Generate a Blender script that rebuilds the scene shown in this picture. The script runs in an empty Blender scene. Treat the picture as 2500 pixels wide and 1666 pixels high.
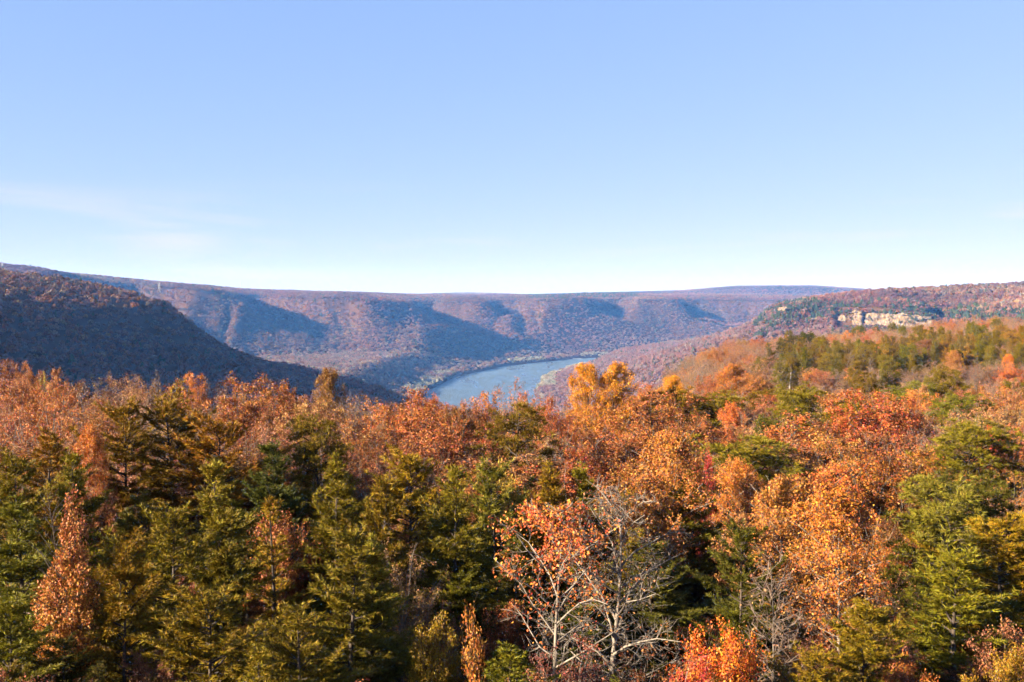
import bpy, math, random
import numpy as np

# ------------------------------------------------------------------ camera, sky, sun, exposure
sc = bpy.context.scene
COL = sc.collection
F = 2453.0                      # focal length in pixels of the 2500 px wide photograph
HZ = 720.0                      # image row of the true horizon
PITCH = math.atan((833.0 - HZ) / F)
CAMZ = 300.0
cam_d = bpy.data.cameras.new("camera")
cam_d.sensor_width = 36.0
cam_d.lens = 36.0 * F / 2500.0
cam_d.clip_start = 0.5
cam_d.clip_end = 40000.0
cam = bpy.data.objects.new("camera", cam_d)
COL.objects.link(cam)
cam.location = (0, 0, CAMZ)
cam.rotation_euler = (math.pi / 2 - PITCH, 0, 0)
sc.camera = cam

SUN_EL = math.radians(18.5)
SUN_BACK = math.radians(23.0)   # the sun stands to the left, this far behind the camera's shoulder
S_DIR = np.array([-math.cos(SUN_EL) * math.cos(SUN_BACK), -math.cos(SUN_EL) * math.sin(SUN_BACK), math.sin(SUN_EL)])

world = bpy.data.worlds.new("World")
sc.world = world
world.use_nodes = True
wn, wl = world.node_tree.nodes, world.node_tree.links
wn.clear()
w_out = wn.new("ShaderNodeOutputWorld")
w_bg = wn.new("ShaderNodeBackground")
w_sky = wn.new("ShaderNodeTexSky")
w_sky.sky_type = 'NISHITA'
w_sky.sun_disc = False
w_sky.sun_elevation = SUN_EL
w_sky.sun_rotation = math.atan2(S_DIR[0], S_DIR[1])
w_sky.altitude = 500.0
w_sky.air_density = 0.7
w_sky.dust_density = 0.0
w_sky.ozone_density = 3.0
w_bg.inputs['Strength'].default_value = 0.0506
CLOUD_SHIFT = 4.1
SKY_POWER, SKY_TINT = (0.50, 0.36, 0.42), (1.15, 1.38, 1.86)
w_sep0 = wn.new("ShaderNodeSeparateColor"); w_com = wn.new("ShaderNodeCombineColor")   # power and tint per channel flatten the sky gradient
wl.new(w_sky.outputs[0], w_sep0.inputs[0])
for k in range(3):
    w_p = wn.new("ShaderNodeMath"); w_p.operation = 'POWER'; w_p.inputs[1].default_value = SKY_POWER[k]
    w_m = wn.new("ShaderNodeMath"); w_m.operation = 'MULTIPLY'; w_m.inputs[1].default_value = SKY_TINT[k]
    wl.new(w_sep0.outputs[k], w_p.inputs[0]); wl.new(w_p.outputs[0], w_m.inputs[0]); wl.new(w_m.outputs[0], w_com.inputs[k])
# a few faint streaks of cirrus, low in the sky all round
w_tc = wn.new("ShaderNodeTexCoord")
w_map = wn.new("ShaderNodeMapping"); w_map.inputs['Scale'].default_value = (2.2, 2.2, 26.0); w_map.inputs['Rotation'].default_value = (0.0, 0.10, 0.0)
w_map.inputs['Location'].default_value = (CLOUD_SHIFT, 0.0, 0.0)
w_n = wn.new("ShaderNodeTexNoise"); w_n.inputs['Scale'].default_value = 1.0; w_n.inputs['Detail'].default_value = 5.0; w_n.inputs['Distortion'].default_value = 0.6
w_r = wn.new("ShaderNodeMapRange"); w_r.inputs['From Min'].default_value = 0.54; w_r.inputs['From Max'].default_value = 0.78; w_r.inputs['To Max'].default_value = 0.95
w_sep = wn.new("ShaderNodeSeparateXYZ")
w_band = wn.new("ShaderNodeMapRange"); w_band.interpolation_type = 'SMOOTHSTEP'
w_band.inputs['From Min'].default_value = 0.115; w_band.inputs['From Max'].default_value = 0.06
w_mul = wn.new("ShaderNodeMath"); w_mul.operation = 'MULTIPLY'
w_mix = wn.new("ShaderNodeMixRGB"); w_mix.inputs[2].default_value = (3.0, 2.75, 2.85, 1)
wl.new(w_tc.outputs['Generated'], w_map.inputs['Vector']); wl.new(w_map.outputs[0], w_n.inputs['Vector']); wl.new(w_n.outputs['Fac'], w_r.inputs['Value'])
wl.new(w_tc.outputs['Generated'], w_sep.inputs[0]); wl.new(w_sep.outputs['Z'], w_band.inputs['Value'])
wl.new(w_r.outputs[0], w_mul.inputs[0]); wl.new(w_band.outputs[0], w_mul.inputs[1])
wl.new(w_mul.outputs[0], w_mix.inputs[0]); wl.new(w_com.outputs[0], w_mix.inputs[1])
wl.new(w_mix.outputs[0], w_bg.inputs['Color'])
wl.new(w_bg.outputs[0], w_out.inputs['Surface'])

sun_d = bpy.data.lights.new("sun", 'SUN')
sun_d.energy = 5.0
sun_d.angle = math.radians(0.53)
sun_d.color = (1.0, 0.84, 0.62)
sun = bpy.data.objects.new("sun", sun_d)
COL.objects.link(sun)
from mathutils import Vector, Matrix
sun.rotation_euler = Vector(S_DIR).to_track_quat('Z', 'Y').to_euler()

sc.view_settings.view_transform = 'Standard'
sc.view_settings.look = 'None'
sc.view_settings.gamma = 1.0
sc.view_settings.use_curve_mapping = False
sc.view_settings.exposure = 2.65

sc.render.engine = 'CYCLES'
cy = sc.cycles
cy.max_bounces = 3
cy.diffuse_bounces = 1
cy.glossy_bounces = 2
cy.transmission_bounces = 3
cy.transparent_max_bounces = 6
cy.volume_bounces = 0
cy.caustics_reflective = False
cy.caustics_refractive = False
cy.use_denoising = True
cy.use_adaptive_sampling = True
cy.adaptive_threshold = 0.03
cy.sample_clamp_indirect = 4.0

HAZE_DENSITY = 0.52e-4
HAZE_COLOR = (0.11, 0.35, 1.0)

# ------------------------------------------------------------------ helpers
cp, sp = math.cos(PITCH), math.sin(PITCH)

def at(u, v, d):
    """Point of the place seen at photograph pixel (u, v) at a depth of d metres."""
    x = (u - 1250.0) / F * d
    h = (833.0 - v) / F * d
    return np.array([x, d * cp + h * sp, CAMZ - d * sp + h * cp])

def project(p):
    p = np.asarray(p, float)
    x, y, z = p[..., 0], p[..., 1], p[..., 2] - CAMZ
    d = y * cp - z * sp
    h = y * sp + z * cp
    return 1250 + F * x / d, 833 - F * h / d, d

def ud(u, d):
    return ((u - 1250.0) / F * d, d)

def tag(o, label=None, cat=None, group=None, kind=None):
    if label: o["label"] = label
    if cat: o["category"] = cat
    if group: o["group"] = group
    if kind: o["kind"] = kind
    return o

def mesh_from(name, verts, faces, mat=None, smooth=False, loops=None):
    """verts (n,3); faces (m,k) array of equal sized polygons or a list of such arrays."""
    me = bpy.data.meshes.new(name)
    verts = np.asarray(verts, np.float32)
    fl = faces if isinstance(faces, list) else [faces]
    fl = [np.asarray(f, np.int32) for f in fl if len(f)]
    me.vertices.add(len(verts))
    me.vertices.foreach_set("co", verts.ravel())
    tot = np.concatenate([np.full(len(f), f.shape[1], np.int32) for f in fl])
    lv = np.concatenate([f.ravel() for f in fl])
    me.loops.add(len(lv))
    me.loops.foreach_set("vertex_index", lv)
    me.polygons.add(len(tot))
    me.polygons.foreach_set("loop_start", np.concatenate([[0], np.cumsum(tot)[:-1]]).astype(np.int32))
    me.polygons.foreach_set("loop_total", tot)
    if smooth:
        me.polygons.foreach_set("use_smooth", np.ones(len(tot), bool))
    me.update(calc_edges=True)
    if mat: me.materials.append(mat)
    return me

def link(name, me, parent=None):
    o = bpy.data.objects.new(name, me)
    COL.objects.link(o)
    if parent is not None: o.parent = parent
    return o

def smoothstep(a, b, x):
    t = np.clip((x - a) / (b - a), 0, 1)
    return t * t * (3 - 2 * t)

_perm = np.random.RandomState(7).permutation(512)
_grad = np.random.RandomState(8).uniform(-1, 1, 512)
def vnoise(x, y):
    """Smooth value noise in -1..1."""
    xi, yi = np.floor(x).astype(int), np.floor(y).astype(int)
    xf, yf = x - xi, y - yi
    xf, yf = xf * xf * (3 - 2 * xf), yf * yf * (3 - 2 * yf)
    def g(i, j): return _grad[(_perm[i % 512] + j) % 512]
    a = g(xi, yi) * (1 - xf) + g(xi + 1, yi) * xf
    b = g(xi, yi + 1) * (1 - xf) + g(xi + 1, yi + 1) * xf
    return a * (1 - yf) + b * yf

def fbm(x, y, s, o=4):
    r, a = 0.0, 1.0
    for k in range(o):
        r = r + a * vnoise(x / s + 17.3 * k, y / s - 9.1 * k)
        s, a = s * 0.5, a * 0.5
    return r

def sdist(x, y, poly):
    """Signed distance to a closed polygon, negative inside."""
    poly = np.asarray(poly, float)
    d2 = np.full(x.shape, 1e18)
    inside = np.zeros(x.shape, bool)
    for (ax, ay), (bx, by) in zip(poly, np.roll(poly, -1, 0)):
        ex, ey = bx - ax, by - ay
        t = np.clip(((x - ax) * ex + (y - ay) * ey) / (ex * ex + ey * ey), 0, 1)
        d2 = np.minimum(d2, (x - ax - t * ex) ** 2 + (y - ay - t * ey) ** 2)
        c = ((ay > y) != (by > y)) & (x < ex * (y - ay) / (ey if ey else 1e-9) + ax)
        inside ^= c
    d = np.sqrt(d2)
    return np.where(inside, -d, d)

def pdist(x, y, line):
    line = np.asarray(line, float)
    d2 = np.full(x.shape, 1e18)
    for (ax, ay), (bx, by) in zip(line[:-1], line[1:]):
        ex, ey = bx - ax, by - ay
        t = np.clip(((x - ax) * ex + (y - ay) * ey) / (ex * ex + ey * ey), 0, 1)
        d2 = np.minimum(d2, (x - ax - t * ex) ** 2 + (y - ay - t * ey) ** 2)
    return np.sqrt(d2)

# ------------------------------------------------------------------ the lie of the land
RIVER = -262.0
LK = 0.62                       # the dark hill stands nearer than the ridge behind it
LEFT_HILL = [(LK * a, LK * b) for a, b in [(-930, 900), (-850, 1250), (-775, 1550), (-765, 1900), (-705, 2060), (-745, 2190), (-950, 2330), (-1500, 2500), (-3000, 2400), (-3000, 700)]]
BACK = [ud(u, d) for u, d in [(-900, 2500), (-300, 2750), (-60, 2900), (100, 3150), (250, 3550), (340, 3760), (400, 3560), (480, 3440), (560, 3500), (572, 3760),
        (590, 4250), (640, 4320), (690, 4050), (770, 3800), (890, 3740), (985, 3850), (990, 4100), (1005, 4650), (1065, 4750), (1100, 4480), (1165, 4420), (1190, 4620),
        (1205, 4980), (1265, 4960), (1310, 4560), (1400, 4500), (1440, 4720), (1455, 5050), (1520, 5080), (1560, 4760), (1640, 4740), (1665, 5050), (1760, 5150),
        (1900, 4900), (2120, 4700), (2600, 4400), (3200, 4200)]] + [(6500, 10400), (-6500, 10400)]
RIGHT = [ud(u, d) for u, d in [(1890, 2330), (1925, 2210), (2010, 2180), (2075, 2080), (2190, 2000), (2290, 1940), (2306, 2060), (2340, 1960), (2420, 1860), (2560, 1760), (2900, 1500), (3400, 1300)]] + [(3800, 3300), (1500, 3600), (900, 2900)]
NEAR = [ud(u, d) for u, d in [(-2200, 300), (-500, 270), (-100, 240), (100, 225), (300, 195), (500, 180), (900, 170), (1200, 168), (1350, 185), (1500, 235), (1640, 320),
        (1760, 420), (1880, 500), (2100, 545), (2500, 580), (3000, 640), (4500, 600)]] + [(900, -1500), (-900, -1500)]
FAR = [ud(u, d) for u, d in [(1500, 7900), (1700, 7300), (1850, 7100), (2050, 7300), (2200, 7600), (2700, 7700), (2700, 10400), (900, 10400), (1050, 9300), (1210, 9000), (1300, 9300)]]
RIVER_LINE = [(500, 900), (150, 1500), (-60, 2100), (-85, 2650), (-50, 3150), (85, 3600), (345, 4020), (740, 4230), (1250, 4200), (1900, 3950)]

def near_top(x, y):
    d = np.maximum(y, 1.0)
    u = 1250 + F * x / d
    base = np.interp(y, [-1500, -40, 0, 45, 120, 230, 420, 700], [-15, -12, -14, -21, -28, -34, -33, -30])
    right = np.interp(y, [0, 200, 450, 700], [0, 0, 8, 10]) * smoothstep(1900, 2600, u)
    return base + right + 1.6 * fbm(x, y, 60, 2)

def back_top(x, y):
    u = 1250 + F * x / np.maximum(y, 1.0)
    return np.interp(u, [-800, 0, 150, 330, 500, 600, 760, 900, 1030, 1290, 1500, 1650, 2600], [130, 92, 76, 52, 30, 16, 6, 0, -14, -14, -2, -8, -30])

def terrain(x, y):
    """Ground height in metres relative to the camera."""
    floor = RIVER + 5 + 9 * smoothstep(0.1, 1, fbm(x, y, 500, 3)) + 2 * fbm(x, y, 90, 2)
    wx, wy = x + 34 * fbm(x, y, 320, 3), y + 34 * fbm(x + 900, y - 300, 320, 3)
    # dark hill
    t = sdist(x + 14 * fbm(x, y, 170, 3), y + 14 * fbm(x - 400, y, 170, 3), LEFT_HILL)
    tin, tout = np.maximum(-t, 0), np.maximum(t, 0)
    left = -22 + 66 * (1 - np.exp(-tin / 165)) - 118 * (1 - np.exp(-tout / 124)) - 130 * smoothstep(210, 620, tout) + (3 + 4 * smoothstep(0, 150, tout)) * fbm(x, y, 110, 3)
    # ridge beyond the river with its spurs
    t = sdist(wx, wy, BACK)
    tin, tout = np.maximum(-t, 0), np.maximum(t, 0)
    bt = back_top(x, y) + 5.5 * fbm(x, y, 420, 3)
    back = bt - 22 + 22 * (1 - np.exp(-tin / 160)) - (bt + 150) * (1 - np.exp(-tout / 150)) - 112 * smoothstep(160, 950, tout) + (3 + 20 * smoothstep(0, 300, tout) * np.exp(-tout / 520)) * fbm(x, y, 260, 3)
    uu = 1250 + F * x / np.maximum(y, 1.0)
    rav = np.abs(vnoise(uu / 46.0 + 0.8 * fbm(x, y, 500, 2), y / 2600.0 + 3.3))
    back -= 62 * (0.42 - rav) * smoothstep(-40, 130, t) * np.exp(-tout / 420)
    # cliff mountain
    t = sdist(x + 3 * fbm(x, y, 60, 2), y + 3 * fbm(x, y + 500, 60, 2), RIGHT)
    tin, tout = np.maximum(-t, 0), np.maximum(t, 0)
    step_u = smoothstep(2028, 2050, 1250 + F * x / np.maximum(y, 1)) * smoothstep(2312, 2290, 1250 + F * x / np.maximum(y, 1))
    brow = np.interp(1250 + F * x / np.maximum(y, 1), [1850, 2000, 2150, 2300, 2600], [-32, -34, -36, -46, -50])
    right = brow + 84 * (1 - np.exp(-tin / 330)) - 26 * smoothstep(-24, -6, t) * step_u - 18 * smoothstep(0, 60, tout) * (1 - step_u) - 232 * (1 - np.exp(-tout / 480)) + 4 * fbm(x, y, 150, 3)
    # far skyline
    t = sdist(x, y, FAR)
    far = np.interp(1250 + F * x / np.maximum(y, 1), [1000, 1150, 1300, 1660, 1800, 1990, 2150, 2400], [0, 8, -10, 20, 52, 54, 24, 10]) - 200 * (1 - np.exp(-np.maximum(t, 0) / 500))
    # the shoulder the trees of the foreground stand on
    t = sdist(x + 10 * fbm(x, y, 80, 2), y, NEAR)
    tout = np.maximum(t, 0)
    near = near_top(x, y) - 245 * (1 - np.exp(-tout / np.interp(1250 + F * x / np.maximum(y, 1), [900, 1350, 1800], [150, 190, 330])))
    z = floor
    for k in (left, back, right, far, near):
        m = np.maximum(z, k); dlt = np.abs(z - k)
        z = m + 6 * np.exp(-dlt / 9.0) * 0.35
    # river channel
    r = pdist(x + 10 * fbm(x, y, 260, 3), y, RIVER_LINE)
    halfw = np.interp(y, [2500, 3000, 3600, 4000, 4300], [146, 136, 128, 122, 112])
    off = np.maximum(r - halfw, 0)
    z = np.where(y > 2000, np.minimum(z, RIVER + 4 + 0.07 * off + 0.0012 * off * off + 2.5 * fbm(x, y, 70, 2)), z)
    chan = smoothstep(halfw + 26, halfw - 10, r)
    return z * (1 - chan) + (RIVER - 5) * chan

def ground_z(x, y):
    return terrain(np.atleast_1d(np.asarray(x, float)), np.atleast_1d(np.asarray(y, float))) + CAMZ

# ------------------------------------------------------------------ materials
def new_mat(name):
    m = bpy.data.materials.new(name)
    m.use_nodes = True
    nt = m.node_tree
    nt.nodes.clear()
    out = nt.nodes.new("ShaderNodeOutputMaterial")
    return m, nt, nt.nodes, nt.links, out

def ramp(nodes, stops):
    r = nodes.new("ShaderNodeValToRGB")
    e = r.color_ramp.elements
    while len(e) < len(stops): e.new(0.5)
    for k, (p, c) in enumerate(stops):
        e[k].position = p
        e[k].color = (*c, 1)
    return r

def mat_ground():
    m, nt, N, L, out = new_mat("leaf_litter_ground")
    geo = N.new("ShaderNodeNewGeometry")
    n1 = N.new("ShaderNodeTexNoise"); n1.inputs['Scale'].default_value = 0.05; n1.inputs['Detail'].default_value = 8
    L.new(geo.outputs['Position'], n1.inputs['Vector'])
    n2 = N.new("ShaderNodeTexNoise"); n2.inputs['Scale'].default_value = 2.2; n2.inputs['Detail'].default_value = 6
    L.new(geo.outputs['Position'], n2.inputs['Vector'])
    r1 = ramp(N, [(0.3, (0.04, 0.022, 0.013)), (0.5, (0.07, 0.036, 0.02)), (0.7, (0.055, 0.04, 0.02))])
    r2 = ramp(N, [(0.35, (0.5, 0.45, 0.4)), (0.65, (1.2, 1.1, 1.0))])
    L.new(n1.outputs['Fac'], r1.inputs[0]); L.new(n2.outputs['Fac'], r2.inputs[0])
    mx = N.new("ShaderNodeMixRGB"); mx.blend_type = 'MULTIPLY'; mx.inputs[0].default_value = 1
    L.new(r1.outputs[0], mx.inputs[1]); L.new(r2.outputs[0], mx.inputs[2])
    b = N.new("ShaderNodeBsdfPrincipled"); b.inputs['Roughness'].default_value = 0.95
    b.inputs['Specular IOR Level'].default_value = 0.1
    L.new(mx.outputs[0], b.inputs['Base Color'])
    bp = N.new("ShaderNodeBump"); bp.inputs['Strength'].default_value = 0.8; bp.inputs['Distance'].default_value = 0.3
    L.new(n2.outputs['Fac'], bp.inputs['Height']); L.new(bp.outputs[0], b.inputs['Normal'])
    L.new(b.outputs[0], out.inputs['Surface'])
    return m

def mat_water():
    m, nt, N, L, out = new_mat("river_water")
    geo = N.new("ShaderNodeNewGeometry")
    mp = N.new("ShaderNodeMapping"); mp.inputs['Scale'].default_value = (0.9, 0.35, 1)
    L.new(geo.outputs['Position'], mp.inputs['Vector'])
    n1 = N.new("ShaderNodeTexNoise"); n1.inputs['Scale'].default_value = 0.22; n1.inputs['Detail'].default_value = 5
    L.new(mp.outputs[0], n1.inputs['Vector'])
    mp2 = N.new("ShaderNodeMapping"); mp2.inputs['Rotation'].default_value = (0, 0, 0.35); mp2.inputs['Scale'].default_value = (0.012, 0.0025, 1)
    L.new(geo.outputs['Position'], mp2.inputs['Vector'])
    n2 = N.new("ShaderNodeTexNoise"); n2.inputs['Scale'].default_value = 1.0; n2.inputs['Detail'].default_value = 4
    L.new(mp2.outputs[0], n2.inputs['Vector'])
    rr = ramp(N, [(0.36, (0.2,) * 3), (0.58, (0.68,) * 3)])       # calm lanes and ruffled lanes
    L.new(n2.outputs['Fac'], rr.inputs[0])
    b = N.new("ShaderNodeBsdfPrincipled")
    b.inputs['Base Color'].default_value = (0.06, 0.09, 0.125, 1)
    b.inputs['IOR'].default_value = 1.333
    L.new(rr.outputs[0], b.inputs['Roughness'])
    bp = N.new("ShaderNodeBump"); bp.inputs['Strength'].default_value = 0.6; bp.inputs['Distance'].default_value = 0.6
    L.new(n1.outputs['Fac'], bp.inputs['Height']); L.new(bp.outputs[0], b.inputs['Normal'])
    L.new(b.outputs[0], out.inputs['Surface'])
    return m

M_GROUND, M_WATER = mat_ground(), mat_water()

# ------------------------------------------------------------------ ground sheet (fan of rings round the camera's foot)
fine = np.radians(np.arange(-36, 36.01, 0.16))
ang = np.concatenate([np.radians(np.arange(-180, -36, 6.0)), fine, np.radians(np.arange(42, 180, 6.0))])
rad = [3.0]
while rad[-1] < 10600: rad.append(rad[-1] + max(2.5, rad[-1] * 0.0125))
rad = np.array(rad)
A, R = np.meshgrid(ang, rad, indexing='ij')
GX, GY = R * np.sin(A), R * np.cos(A)
back_clip = np.where(GY < -1400, -1400 / np.minimum(GY, -1), 1.0)
side_clip = np.where(np.abs(GX) > 6400, 6400 / np.maximum(np.abs(GX), 1), 1.0)
cl = np.minimum(back_clip, side_clip)
far_clip = np.where(GY * cl > 10400, 10400 / np.maximum(GY * cl, 1), 1.0)
GX, GY = GX * cl * far_clip, GY * cl * far_clip
GZ = terrain(GX, GY)
na, nr = A.shape
verts = np.stack([GX, GY, GZ + CAMZ], -1).reshape(-1, 3)
i0 = (np.arange(na)[:, None] * nr + np.arange(nr - 1)[None, :])
i1 = (((np.arange(na) + 1) % na)[:, None] * nr + np.arange(nr - 1)[None, :])
faces = np.stack([i0, i0 + 1, i1 + 1, i1], -1).reshape(-1, 4)
centre = np.array([[0, 0, float(terrain(np.array([0.0]), np.array([0.0]))[0]) + CAMZ]])
verts = np.concatenate([verts, centre])
c = len(verts) - 1
tri = np.stack([np.full(na, c), np.arange(na) * nr, ((np.arange(na) + 1) % na) * nr], -1)
ground = link("ground", mesh_from("ground", verts, [faces, tri], M_GROUND, smooth=True))
tag(ground, "wooded hills, gorge slopes and forest floor under the trees", kind="structure")

# which parts of the land the view can reach, with a margin for another standpoint
ELEV = GZ / np.maximum(R, 1)
RUN = np.maximum.accumulate(ELEV, axis=1)
def in_sight(x, y, z, margin):
    a = np.arctan2(x, y); r = np.hypot(x, y)
    ia = np.clip(np.searchsorted(ang, a), 0, na - 1)
    ir = np.clip(np.searchsorted(rad, r) - 2, 0, nr - 1)
    return (z + margin) / r >= RUN[ia, ir]

# river surface
wv = np.array([(-900, 500, 0), (3000, 500, 0), (3000, 5200, 0), (-900, 5200, 0)], float)
wx, wy = np.meshgrid(np.linspace(-1200, 3200, 12), np.linspace(600, 5400, 12), indexing='ij')
wv = np.stack([wx, wy, np.full_like(wx, RIVER + CAMZ)], -1).reshape(-1, 3)
k = (np.arange(11)[:, None] * 12 + np.arange(11)[None, :])
river = link("river", mesh_from("river", wv, np.stack([k, k + 12, k + 13, k + 1], -1).reshape(-1, 4), M_WATER))
tag(river, "broad blue river winding through the wooded gorge", kind="structure")

# haze: the blue air between the near trees and the far ridges
def haze_box():
    m, nt, N, L, out = new_mat("blue_air")
    v = N.new("ShaderNodeVolumePrincipled")
    v.inputs['Color'].default_value = (*HAZE_COLOR, 1)
    v.inputs['Density'].default_value = HAZE_DENSITY
    v.inputs['Anisotropy'].default_value = 0.0
    v.inputs['Absorption Color'].default_value = (1, 1, 1, 1)
    L.new(v.outputs[0], out.inputs['Volume'])
    z0, z1 = CAMZ + RIVER - 12, CAMZ + 175
    vs = np.array([(x, y, z) for x in (-6600, 6600) for y in (-1600, 10700) for z in (z0, z1)], float)
    fs = np.array([(0, 1, 3, 2), (4, 6, 7, 5), (0, 4, 5, 1), (2, 3, 7, 6), (0, 2, 6, 4), (1, 5, 7, 3)])
    o = link("haze", mesh_from("haze", vs, fs, m))
    tag(o, "thin blue haze filling the air of the gorge", kind="stuff")
haze_box()

# ------------------------------------------------------------------ tree materials
def mat_leaf(name, rough=0.5, trans=0.35, spec=0.35, vary=0.35):
    """Leaf colour comes from each tree's own tint (lower crown) and tint_top (upper crown), varied leaf by leaf."""
    m, nt, N, L, out = new_mat(name)
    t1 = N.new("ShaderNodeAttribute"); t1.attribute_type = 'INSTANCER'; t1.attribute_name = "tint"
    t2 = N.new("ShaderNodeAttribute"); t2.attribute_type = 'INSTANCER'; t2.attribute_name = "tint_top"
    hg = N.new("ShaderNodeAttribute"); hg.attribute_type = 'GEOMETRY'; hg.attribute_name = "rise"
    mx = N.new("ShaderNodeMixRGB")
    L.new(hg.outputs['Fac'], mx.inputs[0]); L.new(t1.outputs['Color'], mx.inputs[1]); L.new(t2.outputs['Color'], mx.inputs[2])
    geo = N.new("ShaderNodeNewGeometry")
    hsv = N.new("ShaderNodeHueSaturation")
    mr = N.new("ShaderNodeMapRange"); mr.inputs['To Min'].default_value = 0.5 - 0.028; mr.inputs['To Max'].default_value = 0.5 + 0.028
    L.new(geo.outputs['Random Per Island'], mr.inputs['Value']); L.new(mr.outputs[0], hsv.inputs['Hue'])
    mu = N.new("ShaderNodeMath"); mu.operation = 'MULTIPLY'; mu.inputs[1].default_value = 7.31
    fr = N.new("ShaderNodeMath"); fr.operation = 'FRACT'
    L.new(geo.outputs['Random Per Island'], mu.inputs[0]); L.new(mu.outputs[0], fr.inputs[0])
    mv = N.new("ShaderNodeMapRange"); mv.inputs['To Min'].default_value = 1 - vary; mv.inputs['To Max'].default_value = 1 + vary
    L.new(fr.outputs[0], mv.inputs['Value']); L.new(mv.outputs[0], hsv.inputs['Value'])
    L.new(mx.outputs[0], hsv.inputs['Color'])
    b = N.new("ShaderNodeBsdfPrincipled")
    b.inputs['Roughness'].default_value = rough
    b.inputs['Specular IOR Level'].default_value = spec
    L.new(hsv.outputs[0], b.inputs['Base Color'])
    tr = N.new("ShaderNodeBsdfTranslucent")
    L.new(hsv.outputs[0], tr.inputs['Color'])
    ms = N.new("ShaderNodeMixShader"); ms.inputs[0].default_value = trans
    L.new(b.outputs[0], ms.inputs[1]); L.new(tr.outputs[0], ms.inputs[2])
    L.new(ms.outputs[0], out.inputs['Surface'])
    return m

def mat_bark(name, c0, c1, scale=3.0):
    m, nt, N, L, out = new_mat(name)
    tc = N.new("ShaderNodeTexCoord")
    mp = N.new("ShaderNodeMapping"); mp.inputs['Scale'].default_value = (1, 1, 0.25)
    L.new(tc.outputs['Object'], mp.inputs['Vector'])
    n = N.new("ShaderNodeTexNoise"); n.inputs['Scale'].default_value = scale; n.inputs['Detail'].default_value = 6
    L.new(mp.outputs[0], n.inputs['Vector'])
    r = ramp(N, [(0.35, c0), (0.65, c1)])
    L.new(n.outputs['Fac'], r.inputs[0])
    b = N.new("ShaderNodeBsdfPrincipled"); b.inputs['Roughness'].default_value = 0.9; b.inputs['Specular IOR Level'].default_value = 0.15
    L.new(r.outputs[0], b.inputs['Base Color'])
    bp = N.new("ShaderNodeBump"); bp.inputs['Strength'].default_value = 0.6; bp.inputs['Distance'].default_value = 0.04
    L.new(n.outputs['Fac'], bp.inputs['Height']); L.new(bp.outputs[0], b.inputs['Normal'])
    L.new(b.outputs[0], out.inputs['Surface'])
    return m

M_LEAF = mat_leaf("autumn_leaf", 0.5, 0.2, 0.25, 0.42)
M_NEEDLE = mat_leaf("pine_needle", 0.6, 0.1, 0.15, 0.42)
B_DARK = mat_bark("dark_bark", (0.025, 0.018, 0.015), (0.066, 0.051, 0.041))
B_GREY = mat_bark("grey_bark", (0.041, 0.034, 0.028), (0.102, 0.084, 0.071))
B_PALE = mat_bark("pale_bark", (0.087, 0.071, 0.059), (0.169, 0.143, 0.120), 2.0)
B_WHITE = mat_bark("white_bark", (0.102, 0.084, 0.069), (0.215, 0.184, 0.153), 2.0)
B_TWIG = mat_bark("twig_bark", (0.089, 0.062, 0.048), (0.165, 0.120, 0.096))

# ------------------------------------------------------------------ tree growing
def unit(v):
    v = np.asarray(v, float)
    return v / (np.linalg.norm(v, axis=-1, keepdims=True) + 1e-9)

class Wood:
    """Collects tapering tubes."""
    def __init__(s): s.v, s.q, s.n = [], {3: [], 4: [], 5: [], 7: []}, 0
    def tube(s, pts, radii, sides):
        pts = np.asarray(pts, float); n = len(pts)
        tan = unit(np.gradient(pts, axis=0))
        ref = np.array([0.0, 0, 1]) if abs(tan[0, 2]) < 0.8 else np.array([1.0, 0, 0])
        a = unit(np.cross(tan, ref)); b = np.cross(tan, a)
        th = np.arange(sides) * 2 * math.pi / sides
        ring = a[:, None, :] * np.cos(th)[None, :, None] + b[:, None, :] * np.sin(th)[None, :, None]
        v = pts[:, None, :] + ring * np.asarray(radii)[:, None, None]
        i = np.arange(n - 1)[:, None] * sides; j = np.arange(sides)[None, :]; j2 = (j + 1) % sides
        f = np.stack([i + j, i + j2, i + sides + j2, i + sides + j], -1).reshape(-1, 4) + s.n
        s.v.append(v.reshape(-1, 3)); s.q[3].append(f); s.n += n * sides
    def twigs(s, a, b, r0, r1):
        """Many straight three sided twigs at once."""
        n = len(a); t = unit(b - a)
        ref = np.where(np.abs(t[:, 2:3]) < 0.8, np.array([[0.0, 0, 1]]), np.array([[1.0, 0, 0]]))
        x = unit(np.cross(t, ref)); y = np.cross(t, x)
        th = np.arange(3) * 2 * math.pi / 3
        ring = x[:, None] * np.cos(th)[None, :, None] + y[:, None] * np.sin(th)[None, :, None]
        v = np.concatenate([a[:, None] + ring * r0, b[:, None] + ring * r1], 1).reshape(-1, 3)
        base = np.arange(n)[:, None, None] * 6
        j = np.arange(3); q = np.stack([j, (j + 1) % 3, (j + 1) % 3 + 3, j + 3], -1)[None]
        s.v.append(v); s.q[3].append((base + q).reshape(-1, 4) + s.n); s.n += n * 6
    def mesh(s, name, mat):
        return mesh_from(name, np.concatenate(s.v), np.concatenate(s.q[3]), mat, smooth=True)

def path(rng, p0, d0, length, n, wob, up=0.0, target=None, pull=0.0):
    p, d = np.array(p0, float), unit(d0)
    out = [p.copy()]
    for k in range(n):
        d = d + rng.normal(0, wob, 3) + np.array([0, 0, up])
        if target is not None: d = d + pull * unit(target - p)
        d = unit(d)
        p = p + d * length / n
        out.append(p.copy())
    return np.array(out)

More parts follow.
